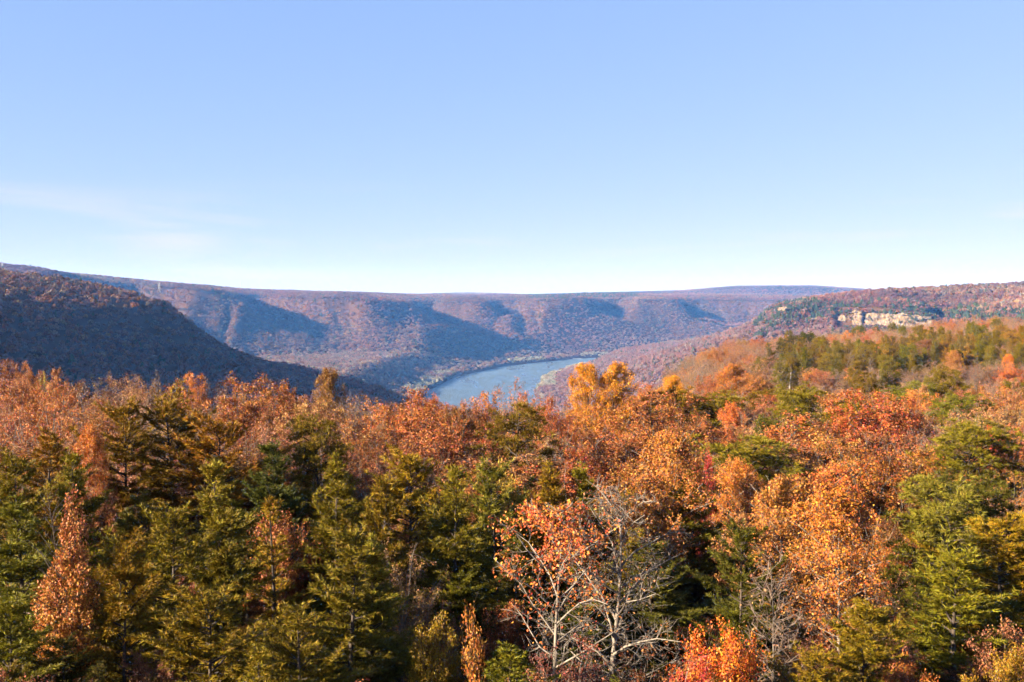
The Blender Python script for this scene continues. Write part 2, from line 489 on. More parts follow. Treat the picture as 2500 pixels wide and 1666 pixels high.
def leaf_mesh(name, pos, nrm, axis, size, mat, rise, wide=0.62, fold=0.16):
    """One folded leaf of two triangles at every position."""
    n = len(pos)
    axis = unit(axis); nrm = unit(nrm - (nrm * axis).sum(1, keepdims=True) * axis); side = np.cross(nrm, axis)
    s = size[:, None]
    v = np.stack([pos - axis * s * 0.5, pos + side * s * wide * 0.5 + nrm * s * fold, pos + axis * s * 0.5, pos - side * s * wide * 0.5 + nrm * s * fold], 1).reshape(-1, 3)
    b = np.arange(n)[:, None] * 4
    f = np.concatenate([b + np.array([[0, 1, 2]]), b + np.array([[0, 2, 3]])])
    me = mesh_from(name, v, f, mat)
    at_ = me.attributes.new("rise", 'FLOAT', 'POINT')
    at_.data.foreach_set("value", np.repeat(rise, 4).astype(np.float32))
    return me

def needle_mesh(name, pos, dirs, size, mat, rise, rng, blades=6, spread=0.75, width=0.15):
    """A tuft of thin blades at every position."""
    n = len(pos)
    d = np.repeat(unit(dirs), blades, 0)
    d = unit(d + rng.normal(0, spread, d.shape) * 0.8)
    p = np.repeat(pos, blades, 0)
    s = np.repeat(size, blades) * rng.uniform(0.7, 1.25, n * blades)
    side = unit(np.cross(d, rng.normal(0, 1, d.shape))) * (s * width)[:, None] * 0.5
    v = np.stack([p - side, p + side, p + d * s[:, None]], 1).reshape(-1, 3)
    f = np.arange(n * blades * 3).reshape(-1, 3)
    me = mesh_from(name, v, f, mat)
    a = me.attributes.new("rise", 'FLOAT', 'POINT')
    a.data.foreach_set("value", np.repeat(rise, blades * 3).astype(np.float32))
    return me

MODELS = {}     # kind -> list of dicts(trunk, branches, crown, height, width)

def wood_mesh(name, tw, br, bark, twig_mat):
    v = np.concatenate(tw.v + br.v); f0 = np.concatenate(tw.q[3]); f1 = np.concatenate(br.q[3]) + tw.n
    me = mesh_from(name, v, np.concatenate([f0, f1]), bark, smooth=True)
    me.materials.append(twig_mat)
    me.polygons.foreach_set("material_index", np.concatenate([np.zeros(len(f0), np.int32), np.ones(len(f1), np.int32)]))
    return me

def broadleaf(kind, seed, H=16.0, base=0.35, W=9.0, profile='dome', fork=True, limbs=16, sub=7, twigs=5, leaves=9, leaf=0.22, bare=0.0,
              bark=None, twig_mat=None, trunk_r=0.22, up=0.06, lean=0.0, bare_low=0.0, wig=0.16, spread_leaf=0.34, lump=0.2, loose=1.1, limb_k=1.0):
    rng = np.random.default_rng(seed)
    tw, br = Wood(), Wood()
    lobes = unit(rng.normal(0, 1, (10, 3))); lw = rng.uniform(-lump, lump, 10)
    def rad_at(f):                       # crown radius at fraction f of the crown's height
        f = np.clip(f, 0.0, 1.0)
        if profile == 'dome': return W / 2 * np.sqrt(np.maximum(0.02, 1 - ((f - 0.36) / 0.65) ** 2))
        if profile == 'spindle': return W / 2 * (1.02 - f) ** 0.7 * np.minimum(1, 0.3 + f * 2.2) * 1.15 + 0.25
        if profile == 'cone': return W / 2 * (1.03 - f) ** 0.8 * np.minimum(1, 0.5 + f * 2.6) + 0.3
        return W / 2 * np.sqrt(np.maximum(0.02, 1 - ((f - 0.36) / 0.66) ** 2))
    zb = H * base
    def over(p):                         # >1 outside the lumpy crown outline
        f = (p[:, 2] - zb) / (H - zb)
        d = unit(p - np.array([0, 0, zb + (H - zb) * 0.4]))
        k = 1 + (np.maximum(0, d @ lobes.T - 0.45) * lw * 2.2).sum(1)
        r = np.hypot(p[:, 0], p[:, 1]) / (rad_at(f) * k)
        return np.maximum(r, np.where(f > np.maximum(1.0, 0.97 * k) if profile != 'dome' else f > 0.97 * k, 2.0, 0))
    top = H * (0.55 if fork else 0.97)
    tp = path(rng, (0, 0, -0.6), (lean, 0, 1), top + 0.6, 9, 0.035 if fork else 0.028, 0.03)
    r = trunk_r * np.linspace(1.15, 0.55 if fork else 0.12, len(tp))
    r[0] *= 1.35
    tw.tube(tp, r, 7)
    def trunk_at(z):
        return np.array([np.interp(z, tp[:, 2], tp[:, k]) for k in range(3)])
    Q0, Q1 = [], []
    az0 = rng.uniform(0, 6.28)
    for k in range(limbs):
        f = (k + rng.uniform(0.1, 0.9)) / limbs
        az = az0 + k * 2.399 + rng.normal(0, 0.25)
        if fork:
            fe = 0.04 + 0.9 * f ** 1.1
            rr = rad_at(fe) * rng.uniform(0.55, 0.92)
            end = np.array([math.cos(az) * rr, math.sin(az) * rr, zb + (H - zb) * fe * 0.94])
            s = trunk_at(min(top, zb * 0.8 + (top - zb * 0.8) * rng.uniform(0.15, 1.0) * (0.5 + 0.5 * fe)))
        else:
            s = trunk_at(min(top, zb * 0.92 + (top - zb * 0.92) * f * 0.97))
            rr = rad_at(f) * rng.uniform(0.7, 1.0)
            end = s + np.array([math.cos(az) * rr, math.sin(az) * rr, rr * (0.15 + 0.5 * f + up * 3) + 0.1])
        vec = end - s; ln = np.linalg.norm(vec)
        d0 = unit(unit(vec) + np.array([0, 0, 0.45 if fork else 0.1]))
        nseg = max(4, int(ln / 0.9))
        lp = path(rng, s, d0, ln * 1.06, nseg, wig * 0.6, up * 0.3, end, 0.45)
        lr0 = trunk_r * (0.55 if fork else 0.42) * min(1.0, 0.35 + ln / W) * (1 - 0.35 * f)
        lr0 *= limb_k
        tw.tube(lp, np.linspace(lr0, 0.009 * limb_k, len(lp)), 5)
        for j in range(sub):
            t = 0.2 + 0.8 * (j + rng.uniform(0, 1)) / sub
            q = lp[min(len(lp) - 1, int(t * (len(lp) - 1)))]
            dirl = unit(lp[-1] - lp[max(0, int(t * (len(lp) - 1)) - 1)] + 1e-6)
            d1 = unit(dirl * 0.55 + rng.normal(0, 0.65, 3) + np.array([0, 0, 0.12]))
            l1 = max(0.8, ln * rng.uniform(0.22, 0.42) * (1.15 - 0.4 * t))
            sp_ = path(rng, q, d1, l1, 4, wig, up)
            if over(sp_[-1:])[0] > loose + 0.1: continue
            br.tube(sp_, np.linspace(max(0.022, lr0 * 0.35), 0.012, 5), 3)
            t2 = 0.2 + 0.8 * (np.arange(twigs) + rng.uniform(0, 1, twigs)) / twigs
            q2 = np.stack([np.interp(t2 * 4, np.arange(5), sp_[:, a]) for a in range(3)], -1)
            d2 = unit(unit(sp_[-1] - sp_[0]) * 0.6 + rng.normal(0, 0.7, (twigs, 3)) + np.array([0, 0, 0.12]))
            l2 = rng.uniform(0.35, 0.85, (twigs, 1)) * min(1.3, 0.5 + l1 * 0.45)
            Q0.append(q2); Q1.append(q2 + d2 * l2)
    Q0, Q1 = np.concatenate(Q0), np.concatenate(Q1)
    ok = over(Q1) < loose
    Q0, Q1 = Q0[ok], Q1[ok]
    br.twigs(Q0, Q1, 0.013, 0.006)
    hf = np.clip((Q1[:, 2] - zb) / (H - zb), 0, 1)
    nl = rng.poisson(np.maximum(0, leaves * (1.0 - bare - bare_low * (1 - hf))))
    A, B = np.repeat(Q0, nl, 0), np.repeat(Q1, nl, 0)
    n = len(A)
    P = A + (B - A) * rng.uniform(0.15, 1.1, (n, 1)) + rng.normal(0, spread_leaf * 0.5, (n, 3))
    D = unit(B - A)
    ok = over(P) < loose + 0.06
    P, D = P[ok], D[ok]; n = len(P)
    cen = np.array([0, 0, zb + (H - zb) * 0.35])
    out = unit(P - cen)
    nr = unit(rng.normal(0, 0.62, (n, 3)) + out * 0.7 + np.array([0, 0, 0.3]))
    ax = unit(D * 0.4 + rng.normal(0, 0.8, (n, 3)) - np.array([0, 0, 0.35]))
    rise = np.clip((P[:, 2] - zb) / (H - zb) + rng.normal(0, 0.1, n), 0, 1)
    lm = leaf_mesh(kind + "_crown", P, nr, ax, leaf * rng.uniform(0.55, 1.4, n), M_LEAF, rise)
    MODELS.setdefault(kind, []).append(dict(trunk=wood_mesh(kind + "_trunk", tw, br, bark or B_GREY, twig_mat or bark or B_GREY), crown=lm, H=H, W=W))

def layered_pine(kind, seed, H=14.0, W=5.6, base=0.1, gap=0.42, per=5, droop=0.1, leaf=0.24, open_=0.12, bark=B_DARK, taper=0.85, blades=6):
    rng = np.random.default_rng(seed)
    tw, br = Wood(), Wood()
    tp = path(rng, (0, 0, -0.6), (0, 0, 1), H + 0.6, 12, 0.012, 0.05)
    tw.tube(tp, 0.17 * np.linspace(1.15, 0.08, len(tp)), 7)
    TP, TD = [], []
    z = H * base
    az0 = 0
    while z < H * 0.985:
        f = (z - H * base) / (H * (1 - base))
        L0 = W / 2 * (1 - f) ** taper * min(1, 0.6 + f * 3) + 0.22
        az0 += 1.1
        for k in range(per):
            az = az0 + k * 2 * math.pi / per + rng.normal(0, 0.3)
            if rng.uniform() < open_ or vnoise(np.array([math.cos(az) * 1.3 + seed]), np.array([math.sin(az) * 1.3 + z * 0.45]))[0] > 0.42: continue
            ln = L0 * rng.uniform(0.5, 1.25) * (1 + 0.25 * math.sin(az * 2 + seed)) * (1 + 0.3 * math.sin(z * 2.1 + az + seed))
            el = 0.75 * f ** 1.5 + 0.12 - droop * (1 - f) + rng.normal(0, 0.1)
            c = np.array([np.interp(z, tp[:, 2], tp[:, 0]), np.interp(z, tp[:, 2], tp[:, 1]), z + rng.normal(0, 0.1)])
            d = np.array([math.cos(az) * math.cos(el), math.sin(az) * math.cos(el), math.sin(el)])
            ns = max(3, int(ln / 0.4))
            bp_ = path(rng, c, d, ln, ns, 0.06, -0.02 + 0.05 * f)
            bp_[:, 2] += 0.10 * ln * (np.linspace(0, 1, ns + 1) ** 2.2)
            br.tube(bp_, np.linspace(0.012 + 0.014 * ln, 0.007, ns + 1), 3)
            bd = unit(bp_[-1] - bp_[0])
            lat = unit(np.cross(bd, [0, 0, 1]))
            step = 0.16
            t = 0.2 * ln + 0.05
            while t < ln:
                q = np.array([np.interp(t / ln * ns, np.arange(ns + 1), bp_[:, a]) for a in range(3)])
                for sgn in (-1, 1):
                    if rng.uniform() < 0.14: continue
                    l2 = (0.2 + 0.36 * (ln - t)) * rng.uniform(0.6, 1.25)
                    l2 = min(l2, 0.95)
                    d2 = unit(bd * 0.75 + lat * sgn * rng.uniform(0.5, 1.0) + np.array([0, 0, rng.normal(0.06, 0.14)]))
                    m = max(2, int(l2 / 0.105))
                    tt = (np.arange(m) + rng.uniform(0, 1, m)) / m
                    TP.append(q + d2 * (tt * l2)[:, None] - np.array([0, 0, 1.0]) * (0.12 * (tt * l2) ** 2)[:, None] + rng.normal(0, 0.03, (m, 3)))
                    TD.append(np.tile(d2 + np.array([0, 0, 0.22]), (m, 1)))
                t += step * rng.uniform(0.7, 1.3)
            TP.append(bp_[-1:] + 0); TD.append(np.array([bd]))
        z += gap * rng.uniform(0.65, 1.35) * (1.0 - 0.35 * f)
    # leader
    m = 10
    TP.append(np.stack([np.full(m, tp[-1, 0]), np.full(m, tp[-1, 1]), H - np.linspace(0, 1.0, m)], -1)); TD.append(np.tile([0, 0, 1.0], (m, 1)) + rng.normal(0, 0.5, (m, 3)))
    P, D = np.concatenate(TP), np.concatenate(TD)
    rise = np.clip(P[:, 2] / H + rng.normal(0, 0.06, len(P)), 0, 1)
    cm = needle_mesh(kind + "_crown", P, D, leaf * rng.uniform(0.75, 1.25, len(P)), M_NEEDLE, rise, rng, blades, 0.6, 0.17)
    MODELS.setdefault(kind, []).append(dict(trunk=wood_mesh(kind + "_trunk", tw, br, bark, bark), crown=cm, H=H, W=W))

def round_pine(kind, seed, H=15.0, W=7.0, base=0.45, limbs=26, puffs=9, tufts=26, leaf=0.3, flat=0.0, bark=B_DARK):
    rng = np.random.default_rng(seed)
    tw, br = Wood(), Wood()
    tp = path(rng, (0, 0, -0.6), (0.03, 0, 1), H * 0.95 + 0.6, 10, 0.03, 0.05)
    tw.tube(tp, 0.2 * np.linspace(1.15, 0.2, len(tp)), 7)
    TP, TD = [], []
    zb = H * base
    for k in range(limbs):
        f = (k + rng.uniform()) / limbs
        az = k * 2.399 + rng.normal(0, 0.3)
        rr = W / 2 * math.sqrt(max(0.03, 1 - ((f - 0.35) / 0.7) ** 2)) * rng.uniform(0.6, 1.08)
        z = zb + (H * 0.93 - zb) * f
        c = np.array([np.interp(z, tp[:, 2], tp[:, 0]), np.interp(z, tp[:, 2], tp[:, 1]), z])
        end = c + np.array([math.cos(az) * rr, math.sin(az) * rr, rr * (0.15 + 0.5 * f) * (1 - flat)])
        lp = path(rng, c, unit(end - c) + np.array([0, 0, 0.1]), np.linalg.norm(end - c), 5, 0.1, 0.0, end, 0.3)
        tw.tube(lp, np.linspace(0.07, 0.02, 6), 5)
        for j in range(puffs):
            t = 0.35 + 0.65 * (j + rng.uniform()) / puffs
            q = lp[min(5, int(t * 5 + 0.5))]
            d1 = unit(unit(lp[-1] - lp[0]) * 0.5 + rng.normal(0, 0.6, 3) + np.array([0, 0, 0.3]))
            e = q + d1 * rng.uniform(0.3, 1.0) * (0.5 + 0.1 * W)
            br.tube(np.stack([q, (q + e) / 2 + rng.normal(0, 0.05, 3), e]), [0.022, 0.016, 0.01], 3)
            g = unit(rng.normal(0, 1, (tufts, 3)) + d1 * 0.6 + np.array([0, 0, 0.35]))
            rad_ = rng.uniform(0.12, 0.42, (tufts, 1)) * np.array([[1.25, 1.25, 0.7]])
            TP.append(e + g * rad_); TD.append(g + np.array([0, 0, 0.2]))
    P, D = np.concatenate(TP), np.concatenate(TD)
    rise = np.clip((P[:, 2] - zb) / (H - zb), 0, 1)
    cm = needle_mesh(kind + "_crown", P, D, leaf * rng.uniform(0.75, 1.25, len(P)), M_NEEDLE, rise, rng, 6, 0.5, 0.16)
    MODELS.setdefault(kind, []).append(dict(trunk=wood_mesh(kind + "_trunk", tw, br, bark, bark), crown=cm, H=H, W=W))

# ---- the models: one set of meshes for each habit
for s_ in range(5): broadleaf("oak", 100 + s_, H=16, base=0.33, W=10.0, limbs=26, sub=8, twigs=6, leaves=[34, 31, 37, 27, 33][s_], leaf=0.175, bark=B_GREY, bare_low=0.4)
for s_ in range(2): broadleaf("open_oak", 120 + s_, H=16, base=0.3, W=10.5, limbs=22, sub=8, twigs=6, leaves=17, leaf=0.165, bark=B_PALE, twig_mat=B_TWIG, bare_low=0.9, trunk_r=0.24)
for s_ in range(3): broadleaf("bare_tree", 140 + s_, H=15, base=0.26, W=10.0, limbs=26, sub=9, twigs=9, leaves=[1.4, 0.7, 2.4][s_], leaf=0.17, bark=B_PALE, twig_mat=B_TWIG, bare_low=0.1, trunk_r=0.16)
for s_ in range(3): broadleaf("poplar", 160 + s_, H=16, base=[0.4, 0.34, 0.3][s_], W=7.0, profile='egg', fork=False, limbs=40, sub=7, twigs=6, leaves=[18, 24, 27][s_], leaf=0.14, bark=B_WHITE, twig_mat=B_TWIG, trunk_r=0.15, bare_low=0.95)
for s_ in range(1): broadleaf("sweetgum", 180 + s_, H=13, base=0.27, W=5.0, profile='spindle', fork=False, limbs=60, sub=6, twigs=6, leaves=26, leaf=0.13, bark=B_DARK, trunk_r=0.12, bare_low=0.25, lump=0.45, loose=1.25)
for s_ in range(2): broadleaf("maple", 200 + s_, H=9, base=0.14, W=7.4, limbs=24, sub=8, twigs=6, leaves=40, leaf=0.135, bark=B_DARK, trunk_r=0.11, lump=0.35)
broadleaf("sycamore", 221, H=13, base=0.2, W=8.0, profile='egg', fork=False, limbs=26, sub=6, twigs=5, leaves=10, leaf=0.15, limb_k=1.3, bark=B_WHITE, twig_mat=B_PALE, trunk_r=0.13, bare_low=2.3, bare=-0.35, wig=0.42, loose=1.9)
broadleaf("sycamore", 223, H=13.5, base=0.12, W=8.4, profile='egg', fork=False, limbs=28, sub=8, twigs=8, leaves=1.6, leaf=0.12, limb_k=1.45, bark=B_WHITE, twig_mat=B_PALE, trunk_r=0.16, bare_low=1.5, bare=-0.2, wig=0.42, loose=1.9)
broadleaf("pole_tree", 240, H=12, base=0.18, W=4.4, profile='cone', fork=False, limbs=34, sub=5, twigs=5, leaves=0.5, leaf=0.15, bark=B_GREY, twig_mat=B_TWIG, trunk_r=0.09, up=0.12)
broadleaf("sapling", 251, H=6, base=0.12, W=2.4, profile="egg", fork=False, limbs=14, sub=4, twigs=4, leaves=15, leaf=0.13, bark=B_DARK, trunk_r=0.04, lump=0.3, wig=0.3, loose=1.8)
for s_ in range(4): layered_pine("layered_pine", 300 + s_, base=[0.1, 0.06, 0.12, 0.26][s_], H=14, W=[7.0, 8.0, 6.6, 7.6][s_], gap=[0.40, 0.46, 0.42, 0.5][s_], droop=[0.1, 0.2, 0.0, 0.12][s_], open_=[0.14, 0.2, 0.16, 0.25][s_], leaf=0.28, taper=[0.75, 0.62, 0.9, 0.48][s_])
layered_pine("thin_pine", 320, H=12, W=4.6, gap=0.5, per=4, open_=0.25, droop=-0.25, leaf=0.24, taper=0.9)
for s_ in range(3): round_pine("round_pine", 340 + s_, base=[0.4, 0.28, 0.5][s_], W=[7.8, 7.0, 7.6][s_], limbs=[34, 34, 20][s_], flat=[0, 0, 0.6][s_])
layered_pine("tufted_pine", 360, H=13, W=6.2, gap=0.5, per=5, droop=-0.15, leaf=0.32, open_=0.2, taper=0.6, blades=7)

# ------------------------------------------------------------------ far woods: crowns scattered over the land (masses nobody could count)
def ray_hit(u, v, d0=600.0, d1=9000.0):
    """Depth at which the line of sight through a photograph pixel meets the land."""
    d = np.arange(d0, d1, 4.0)
    p = np.array([at(u, v, k) for k in (d0, d1)])
    t = ((d - d0) / (d1 - d0))[:, None]
    q = p[0] * (1 - t) + p[1] * t
    hit = np.nonzero(terrain(q[:, 0], q[:, 1]) + CAMZ >= q[:, 2])[0]
    return q[hit[0]] if len(hit) else q[-1]

def far_crown(name, seed, conifer=False, n=130):
    rng = np.random.default_rng(seed)
    if conifer:
        z = rng.uniform(0.12, 1.0, n); r = 0.42 * (1.05 - z) ** 0.8 * rng.uniform(0.5, 1.05, n); a = rng.uniform(0, 6.283, n)
        P = np.stack([np.cos(a) * r, np.sin(a) * r, z], -1)
        nr = unit(np.stack([np.cos(a), np.sin(a), np.full(n, 0.9)], -1) + rng.normal(0, 0.35, (n, 3)))
        size = rng.uniform(0.12, 0.24, n)
        rise = z
    else:
        g = unit(rng.normal(0, 1, (n, 3))); g[:, 2] = np.abs(g[:, 2]) * 1.0 - 0.25
        lobes = unit(rng.normal(0, 1, (9, 3))); lobes[:, 2] = np.abs(lobes[:, 2])
        k = np.argmax(g @ lobes.T, 1)
        P = lobes[k] * 0.26 + g * rng.uniform(0.16, 0.3, n)[:, None]
        P = P * np.array([1.0, 1.0, 0.78]) + np.array([0, 0, 0.56])
        nr = unit(g + rng.normal(0, 0.35, (n, 3)))
        size = rng.uniform(0.12, 0.22, n)
        rise = np.clip(P[:, 2], 0, 1)
    me = leaf_mesh(name, P, nr, rng.normal(0, 1, (n, 3)), size, M_NEEDLE if conifer else M_LEAF, rise, wide=0.8)
    o = bpy.data.objects.new(name, me)
    return o

FARCOL = bpy.data.collections.new("far_crowns")
for k in range(5): FARCOL.objects.link(far_crown("a_crown_%d" % k, 500 + k))
for k in range(2): FARCOL.objects.link(far_crown("b_conifer_%d" % k, 520 + k, True))

def scatter(name, P, scale, kinds, tint, tint_top, collection, label):
    """One mass of trees: an object whose points carry copies of the crowns."""
    me = bpy.data.meshes.new(name)
    n = len(P)
    me.vertices.add(n)
    me.vertices.foreach_set("co", np.asarray(P, np.float32).ravel())
    def att(nm, typ, val, key):
        a = me.attributes.new(nm, typ, 'POINT'); a.data.foreach_set(key, np.ascontiguousarray(val).ravel())
    rng = np.random.default_rng(n)
    rot = np.zeros((n, 3), np.float32); rot[:, 2] = rng.uniform(0, 6.283, n)
    att("turn", 'FLOAT_VECTOR', rot, "vector")
    att("size", 'FLOAT_VECTOR', np.asarray(scale, np.float32), "vector")
    att("which", 'INT', np.asarray(kinds, np.int32), "value")
    att("tint", 'FLOAT_COLOR', np.concatenate([tint, np.ones((n, 1))], 1).astype(np.float32), "color")
    att("tint_top", 'FLOAT_COLOR', np.concatenate([tint_top, np.ones((n, 1))], 1).astype(np.float32), "color")
    o = link(name, me)
    g = bpy.data.node_groups.new(name + "_scatter", 'GeometryNodeTree')
    g.interface.new_socket("Geometry", in_out='INPUT', socket_type='NodeSocketGeometry')
    g.interface.new_socket("Geometry", in_out='OUTPUT', socket_type='NodeSocketGeometry')
    N, L = g.nodes, g.links
    gi, go = N.new('NodeGroupInput'), N.new('NodeGroupOutput')
    ci = N.new('GeometryNodeCollectionInfo'); ci.inputs['Collection'].default_value = collection
    ci.inputs['Separate Children'].default_value = True; ci.inputs['Reset Children'].default_value = True
    ip = N.new('GeometryNodeInstanceOnPoints'); ip.inputs['Pick Instance'].default_value = True
    def na(nm, typ):
        a = N.new('GeometryNodeInputNamedAttribute'); a.data_type = typ; a.inputs['Name'].default_value = nm
        return a.outputs['Attribute']
    L.new(gi.outputs[0], ip.inputs['Points']); L.new(ci.outputs[0], ip.inputs['Instance'])
    L.new(na("which", 'INT'), ip.inputs['Instance Index'])
    L.new(na("turn", 'FLOAT_VECTOR'), ip.inputs['Rotation'])
    L.new(na("size", 'FLOAT_VECTOR'), ip.inputs['Scale'])
    L.new(ip.outputs[0], go.inputs[0])
    md = o.modifiers.new("scatter", 'NODES'); md.node_group = g
    tag(o, label, kind="stuff")
    return o

def pick_tints(rng, n, palette, weights, jit=0.18):
    pal = np.array(palette); k = rng.choice(len(pal), n, p=np.array(weights) / sum(weights))
    return np.clip(pal[k] * rng.uniform(1 - jit, 1 + jit, (n, 1)) * rng.uniform(0.93, 1.07, (n, 3)), 0, 1), k

SLOPE = {}
def far_woods():
    rng = np.random.default_rng(31)
    pts = []
    for r0, r1, s in [(170, 1200, 6.6), (1200, 2000, 6.8), (2000, 3300, 9.0), (3300, 5200, 10.5), (5200, 9400, 15.0)]:
        n = int(0.5 * (r1 * r1 - r0 * r0) * 2 * math.radians(33) / (s * s))
        a = rng.uniform(-math.radians(33), math.radians(33), n); r = np.sqrt(rng.uniform(r0 * r0, r1 * r1, n))
        pts.append(np.stack([r * np.sin(a), r * np.cos(a)], -1))
    a = np.arctan((rng.uniform(1870, 2500, 9000) - 1250) / F); r = rng.uniform(1760, 2420, 9000)      # undergrowth round the cliff
    pts.append(np.stack([r * np.sin(a), r * np.cos(a)], -1)); n_scrub = 9000
    P = np.concatenate(pts)
    scrub = np.zeros(len(P), bool); scrub[-n_scrub:] = True
    x, y = P[:, 0], P[:, 1]
    z = terrain(x, y)
    keep = (z > RIVER + 1.2) & (sdist(x, y, NEAR) > 2) & in_sight(x, y, z, 26.0)
    P, x, y, z, scrub = P[keep], x[keep], y[keep], z[keep], scrub[keep]
    n = len(x); r = np.hypot(x, y)
    tl, tb, tr = sdist(x, y, LEFT_HILL), sdist(x, y, BACK), sdist(x, y, RIGHT)
    u, v, _ = project(np.stack([x, y, z + CAMZ], -1))
    riv = pdist(x, y, RIVER_LINE) - np.interp(y, [2500, 3000, 3600, 4000, 4300], [146, 136, 128, 122, 112])
    left = (x < -60) & (y < 2250 + 0 * x) & (tl < 700)
    right = (tr < 1400) & (x > -60) & (y < 3600) & (tr < tb) & (riv > 8)
    back = ~left & ~right
    size = rng.uniform(0.6, 1.0, n) * np.where(rng.uniform(size=n) < 0.22, 1.55, 1.0)
    W = np.where(r > 5200, 13.0, np.where(r > 3300, 10.5, 9.0)) * size
    W = np.where(left, 6.6 * size, W)
    H = np.where(r > 5200, 14.0, 13.0) * (0.5 + 0.5 * size)
    H = np.where(left, H * 0.68, H)
    pine_noise = fbm(x, y, 130, 3)
    rust = [(0.30, 0.11, 0.05), (0.36, 0.14, 0.06), (0.24, 0.10, 0.06), (0.33, 0.19, 0.11), (0.4, 0.2, 0.08), (0.22, 0.15, 0.12)]
    tint, _ = pick_tints(rng, n, rust, [4, 3, 4, 3, 1, 2])
    tint *= (1 + 0.35 * fbm(x, y, 220, 3))[:, None] * np.stack([1 + 0.0 * x, 1 + 0.16 * fbm(x + 999, y, 180, 2), 1 + 0.0 * x], -1)
    kinds = rng.integers(0, 5, n)
    # the right bank is paler and rosier, the river strip cream, the bottom land mixed
    rose, _ = pick_tints(rng, n, [(0.36, 0.18, 0.13), (0.3, 0.13, 0.09), (0.34, 0.22, 0.16), (0.38, 0.15, 0.08)], [3, 3, 3, 2])
    tint = np.where((right & (tr > 40))[:, None], rose, tint)
    bottom = back & (r < 5200) & (tb > 380)
    bot, _ = pick_tints(rng, n, [(0.42, 0.22, 0.12), (0.3, 0.16, 0.1), (0.4, 0.28, 0.16), (0.34, 0.13, 0.06), (0.2, 0.17, 0.08)], [3, 3, 3, 2, 1])
    tint = np.where(bottom[:, None], bot, tint)
    strip = (riv > 0) & (riv < 55) & (y > 2400)
    cre, _ = pick_tints(rng, n, [(0.5, 0.42, 0.24), (0.42, 0.3, 0.17), (0.3, 0.28, 0.14)], [3, 2, 1])
    tint = np.where((strip & (fbm(x, y, 160, 2) > -0.15))[:, None], cre, tint)
    # pines: belt along the cliff's brow, a few on the other hills
    brow = right & (np.abs(tr + 12) < 62 + 55 * fbm(x, y, 60, 2)) & (pine_noise > -0.6) & (u > 1800)
    con = (brow & (rng.uniform(size=n) < 0.72)) | (rng.uniform(size=n) < 0.05) | ((u > 1290) & (u < 1560) & (tb < -60) & (rng.uniform(size=n) < 0.6))
    con &= ~strip
    grn, _ = pick_tints(rng, n, [(0.07, 0.1, 0.035), (0.1, 0.12, 0.04), (0.05, 0.075, 0.03)], [2, 2, 1])
    tint = np.where(con[:, None], grn, tint)
    kinds = np.where(con, 5 + rng.integers(0, 2, n), kinds)
    # shrubs only at the foot of the cliff
    on_cliff = (u > 2036) & (u < 2292)
    foot = right & (tr > -3) & (tr < 42) & on_cliff
    H = np.where(foot, H * np.interp(tr, [0, 16, 45], [0.3, 0.45, 0.8]), H); W = np.where(foot, W * 0.8, W)
    H = np.where(scrub, np.where(foot, 4.6, 7.5) * size, H); W = np.where(scrub, 6.5 * size, W)
    ledges = ((u > 1898) & (u < 1930)) | ((u > 1976) & (u < 2020)) | ((u > 2340) & (u < 2376))
    H = np.where(right & ledges & (tr > -2) & (tr < 16), H * 0.45, H)
    on_top = on_cliff & right & (tr > -25) & (tr < -3)
    z = np.where(on_top, -(np.interp(u, [2036, 2072, 2108, 2190, 2276, 2292], [769, 759, 763, 766, 775, 779]) - HZ) / F * y - 1.5, z)
    H = np.where(on_top & ~scrub, H * 0.75, H)
    drop = (on_cliff & right & (tr > -3) & (tr < 6)) | (scrub & on_cliff & ~on_top & (np.abs(tr) < 6)) | (scrub & ~on_top & (tr > 110))
    S = np.stack([W, W, H], -1)
    cu = rng.uniform(2050, 2286, 90); cl_ = vnoise(cu / 17.0, cu * 0) > 0.05
    cu = cu[cl_]; cd = np.interp(cu, [2050, 2108, 2190, 2276, 2286], [2104, 2052, 1988, 1938, 1950]) - 4
    cv = np.interp(cu, [2050, 2072, 2108, 2190, 2276], [768, 758, 762, 765, 774]) + rng.uniform(6, 26, len(cu))
    P3 = np.stack([x, y, z + CAMZ - 0.4], -1)
    if len(cu):
        ex = np.stack([(cu - 1250) / F * cd, cd, CAMZ - (cv - HZ) / F * cd], -1); m_ = len(cu)
        P3 = np.concatenate([P3, ex]); es = rng.uniform(3.0, 6.0, m_)
        S = np.concatenate([S, np.stack([es * 1.3, es * 1.3, es], -1)]); kinds = np.concatenate([kinds, np.where(rng.uniform(size=m_) < 0.6, 5, 1)])
        et = np.where((kinds[-m_:] == 5)[:, None], np.array([[0.08, 0.1, 0.035]]), np.array([[0.3, 0.14, 0.08]])); tint = np.concatenate([tint, et])
        ft = np.zeros(m_, bool); left, right, back, drop = (np.concatenate([q_, ft if q_ is not right else ~ft]) for q_ in (left, right, back, drop))
        x, y, r = np.concatenate([x, ex[:, 0]]), np.concatenate([y, ex[:, 1]]), np.concatenate([r, np.hypot(ex[:, 0], ex[:, 1])])
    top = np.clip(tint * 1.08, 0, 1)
    near_slope = (sdist(x, y, NEAR) < 900) & ~left & (~right | (r < 1150)) & (y < 1500)
    back &= ~near_slope
    haze_grade = np.stack([np.interp(r, [900, 2600], [0.76, 0.58]), np.interp(r, [900, 2600], [0.72, 0.66]), np.interp(r, [900, 2600], [0.68, 0.8])], -1)   # distance haze put into the crown tints: less red, more blue farther off
    tint *= haze_grade * 0.8; top *= haze_grade * 0.8
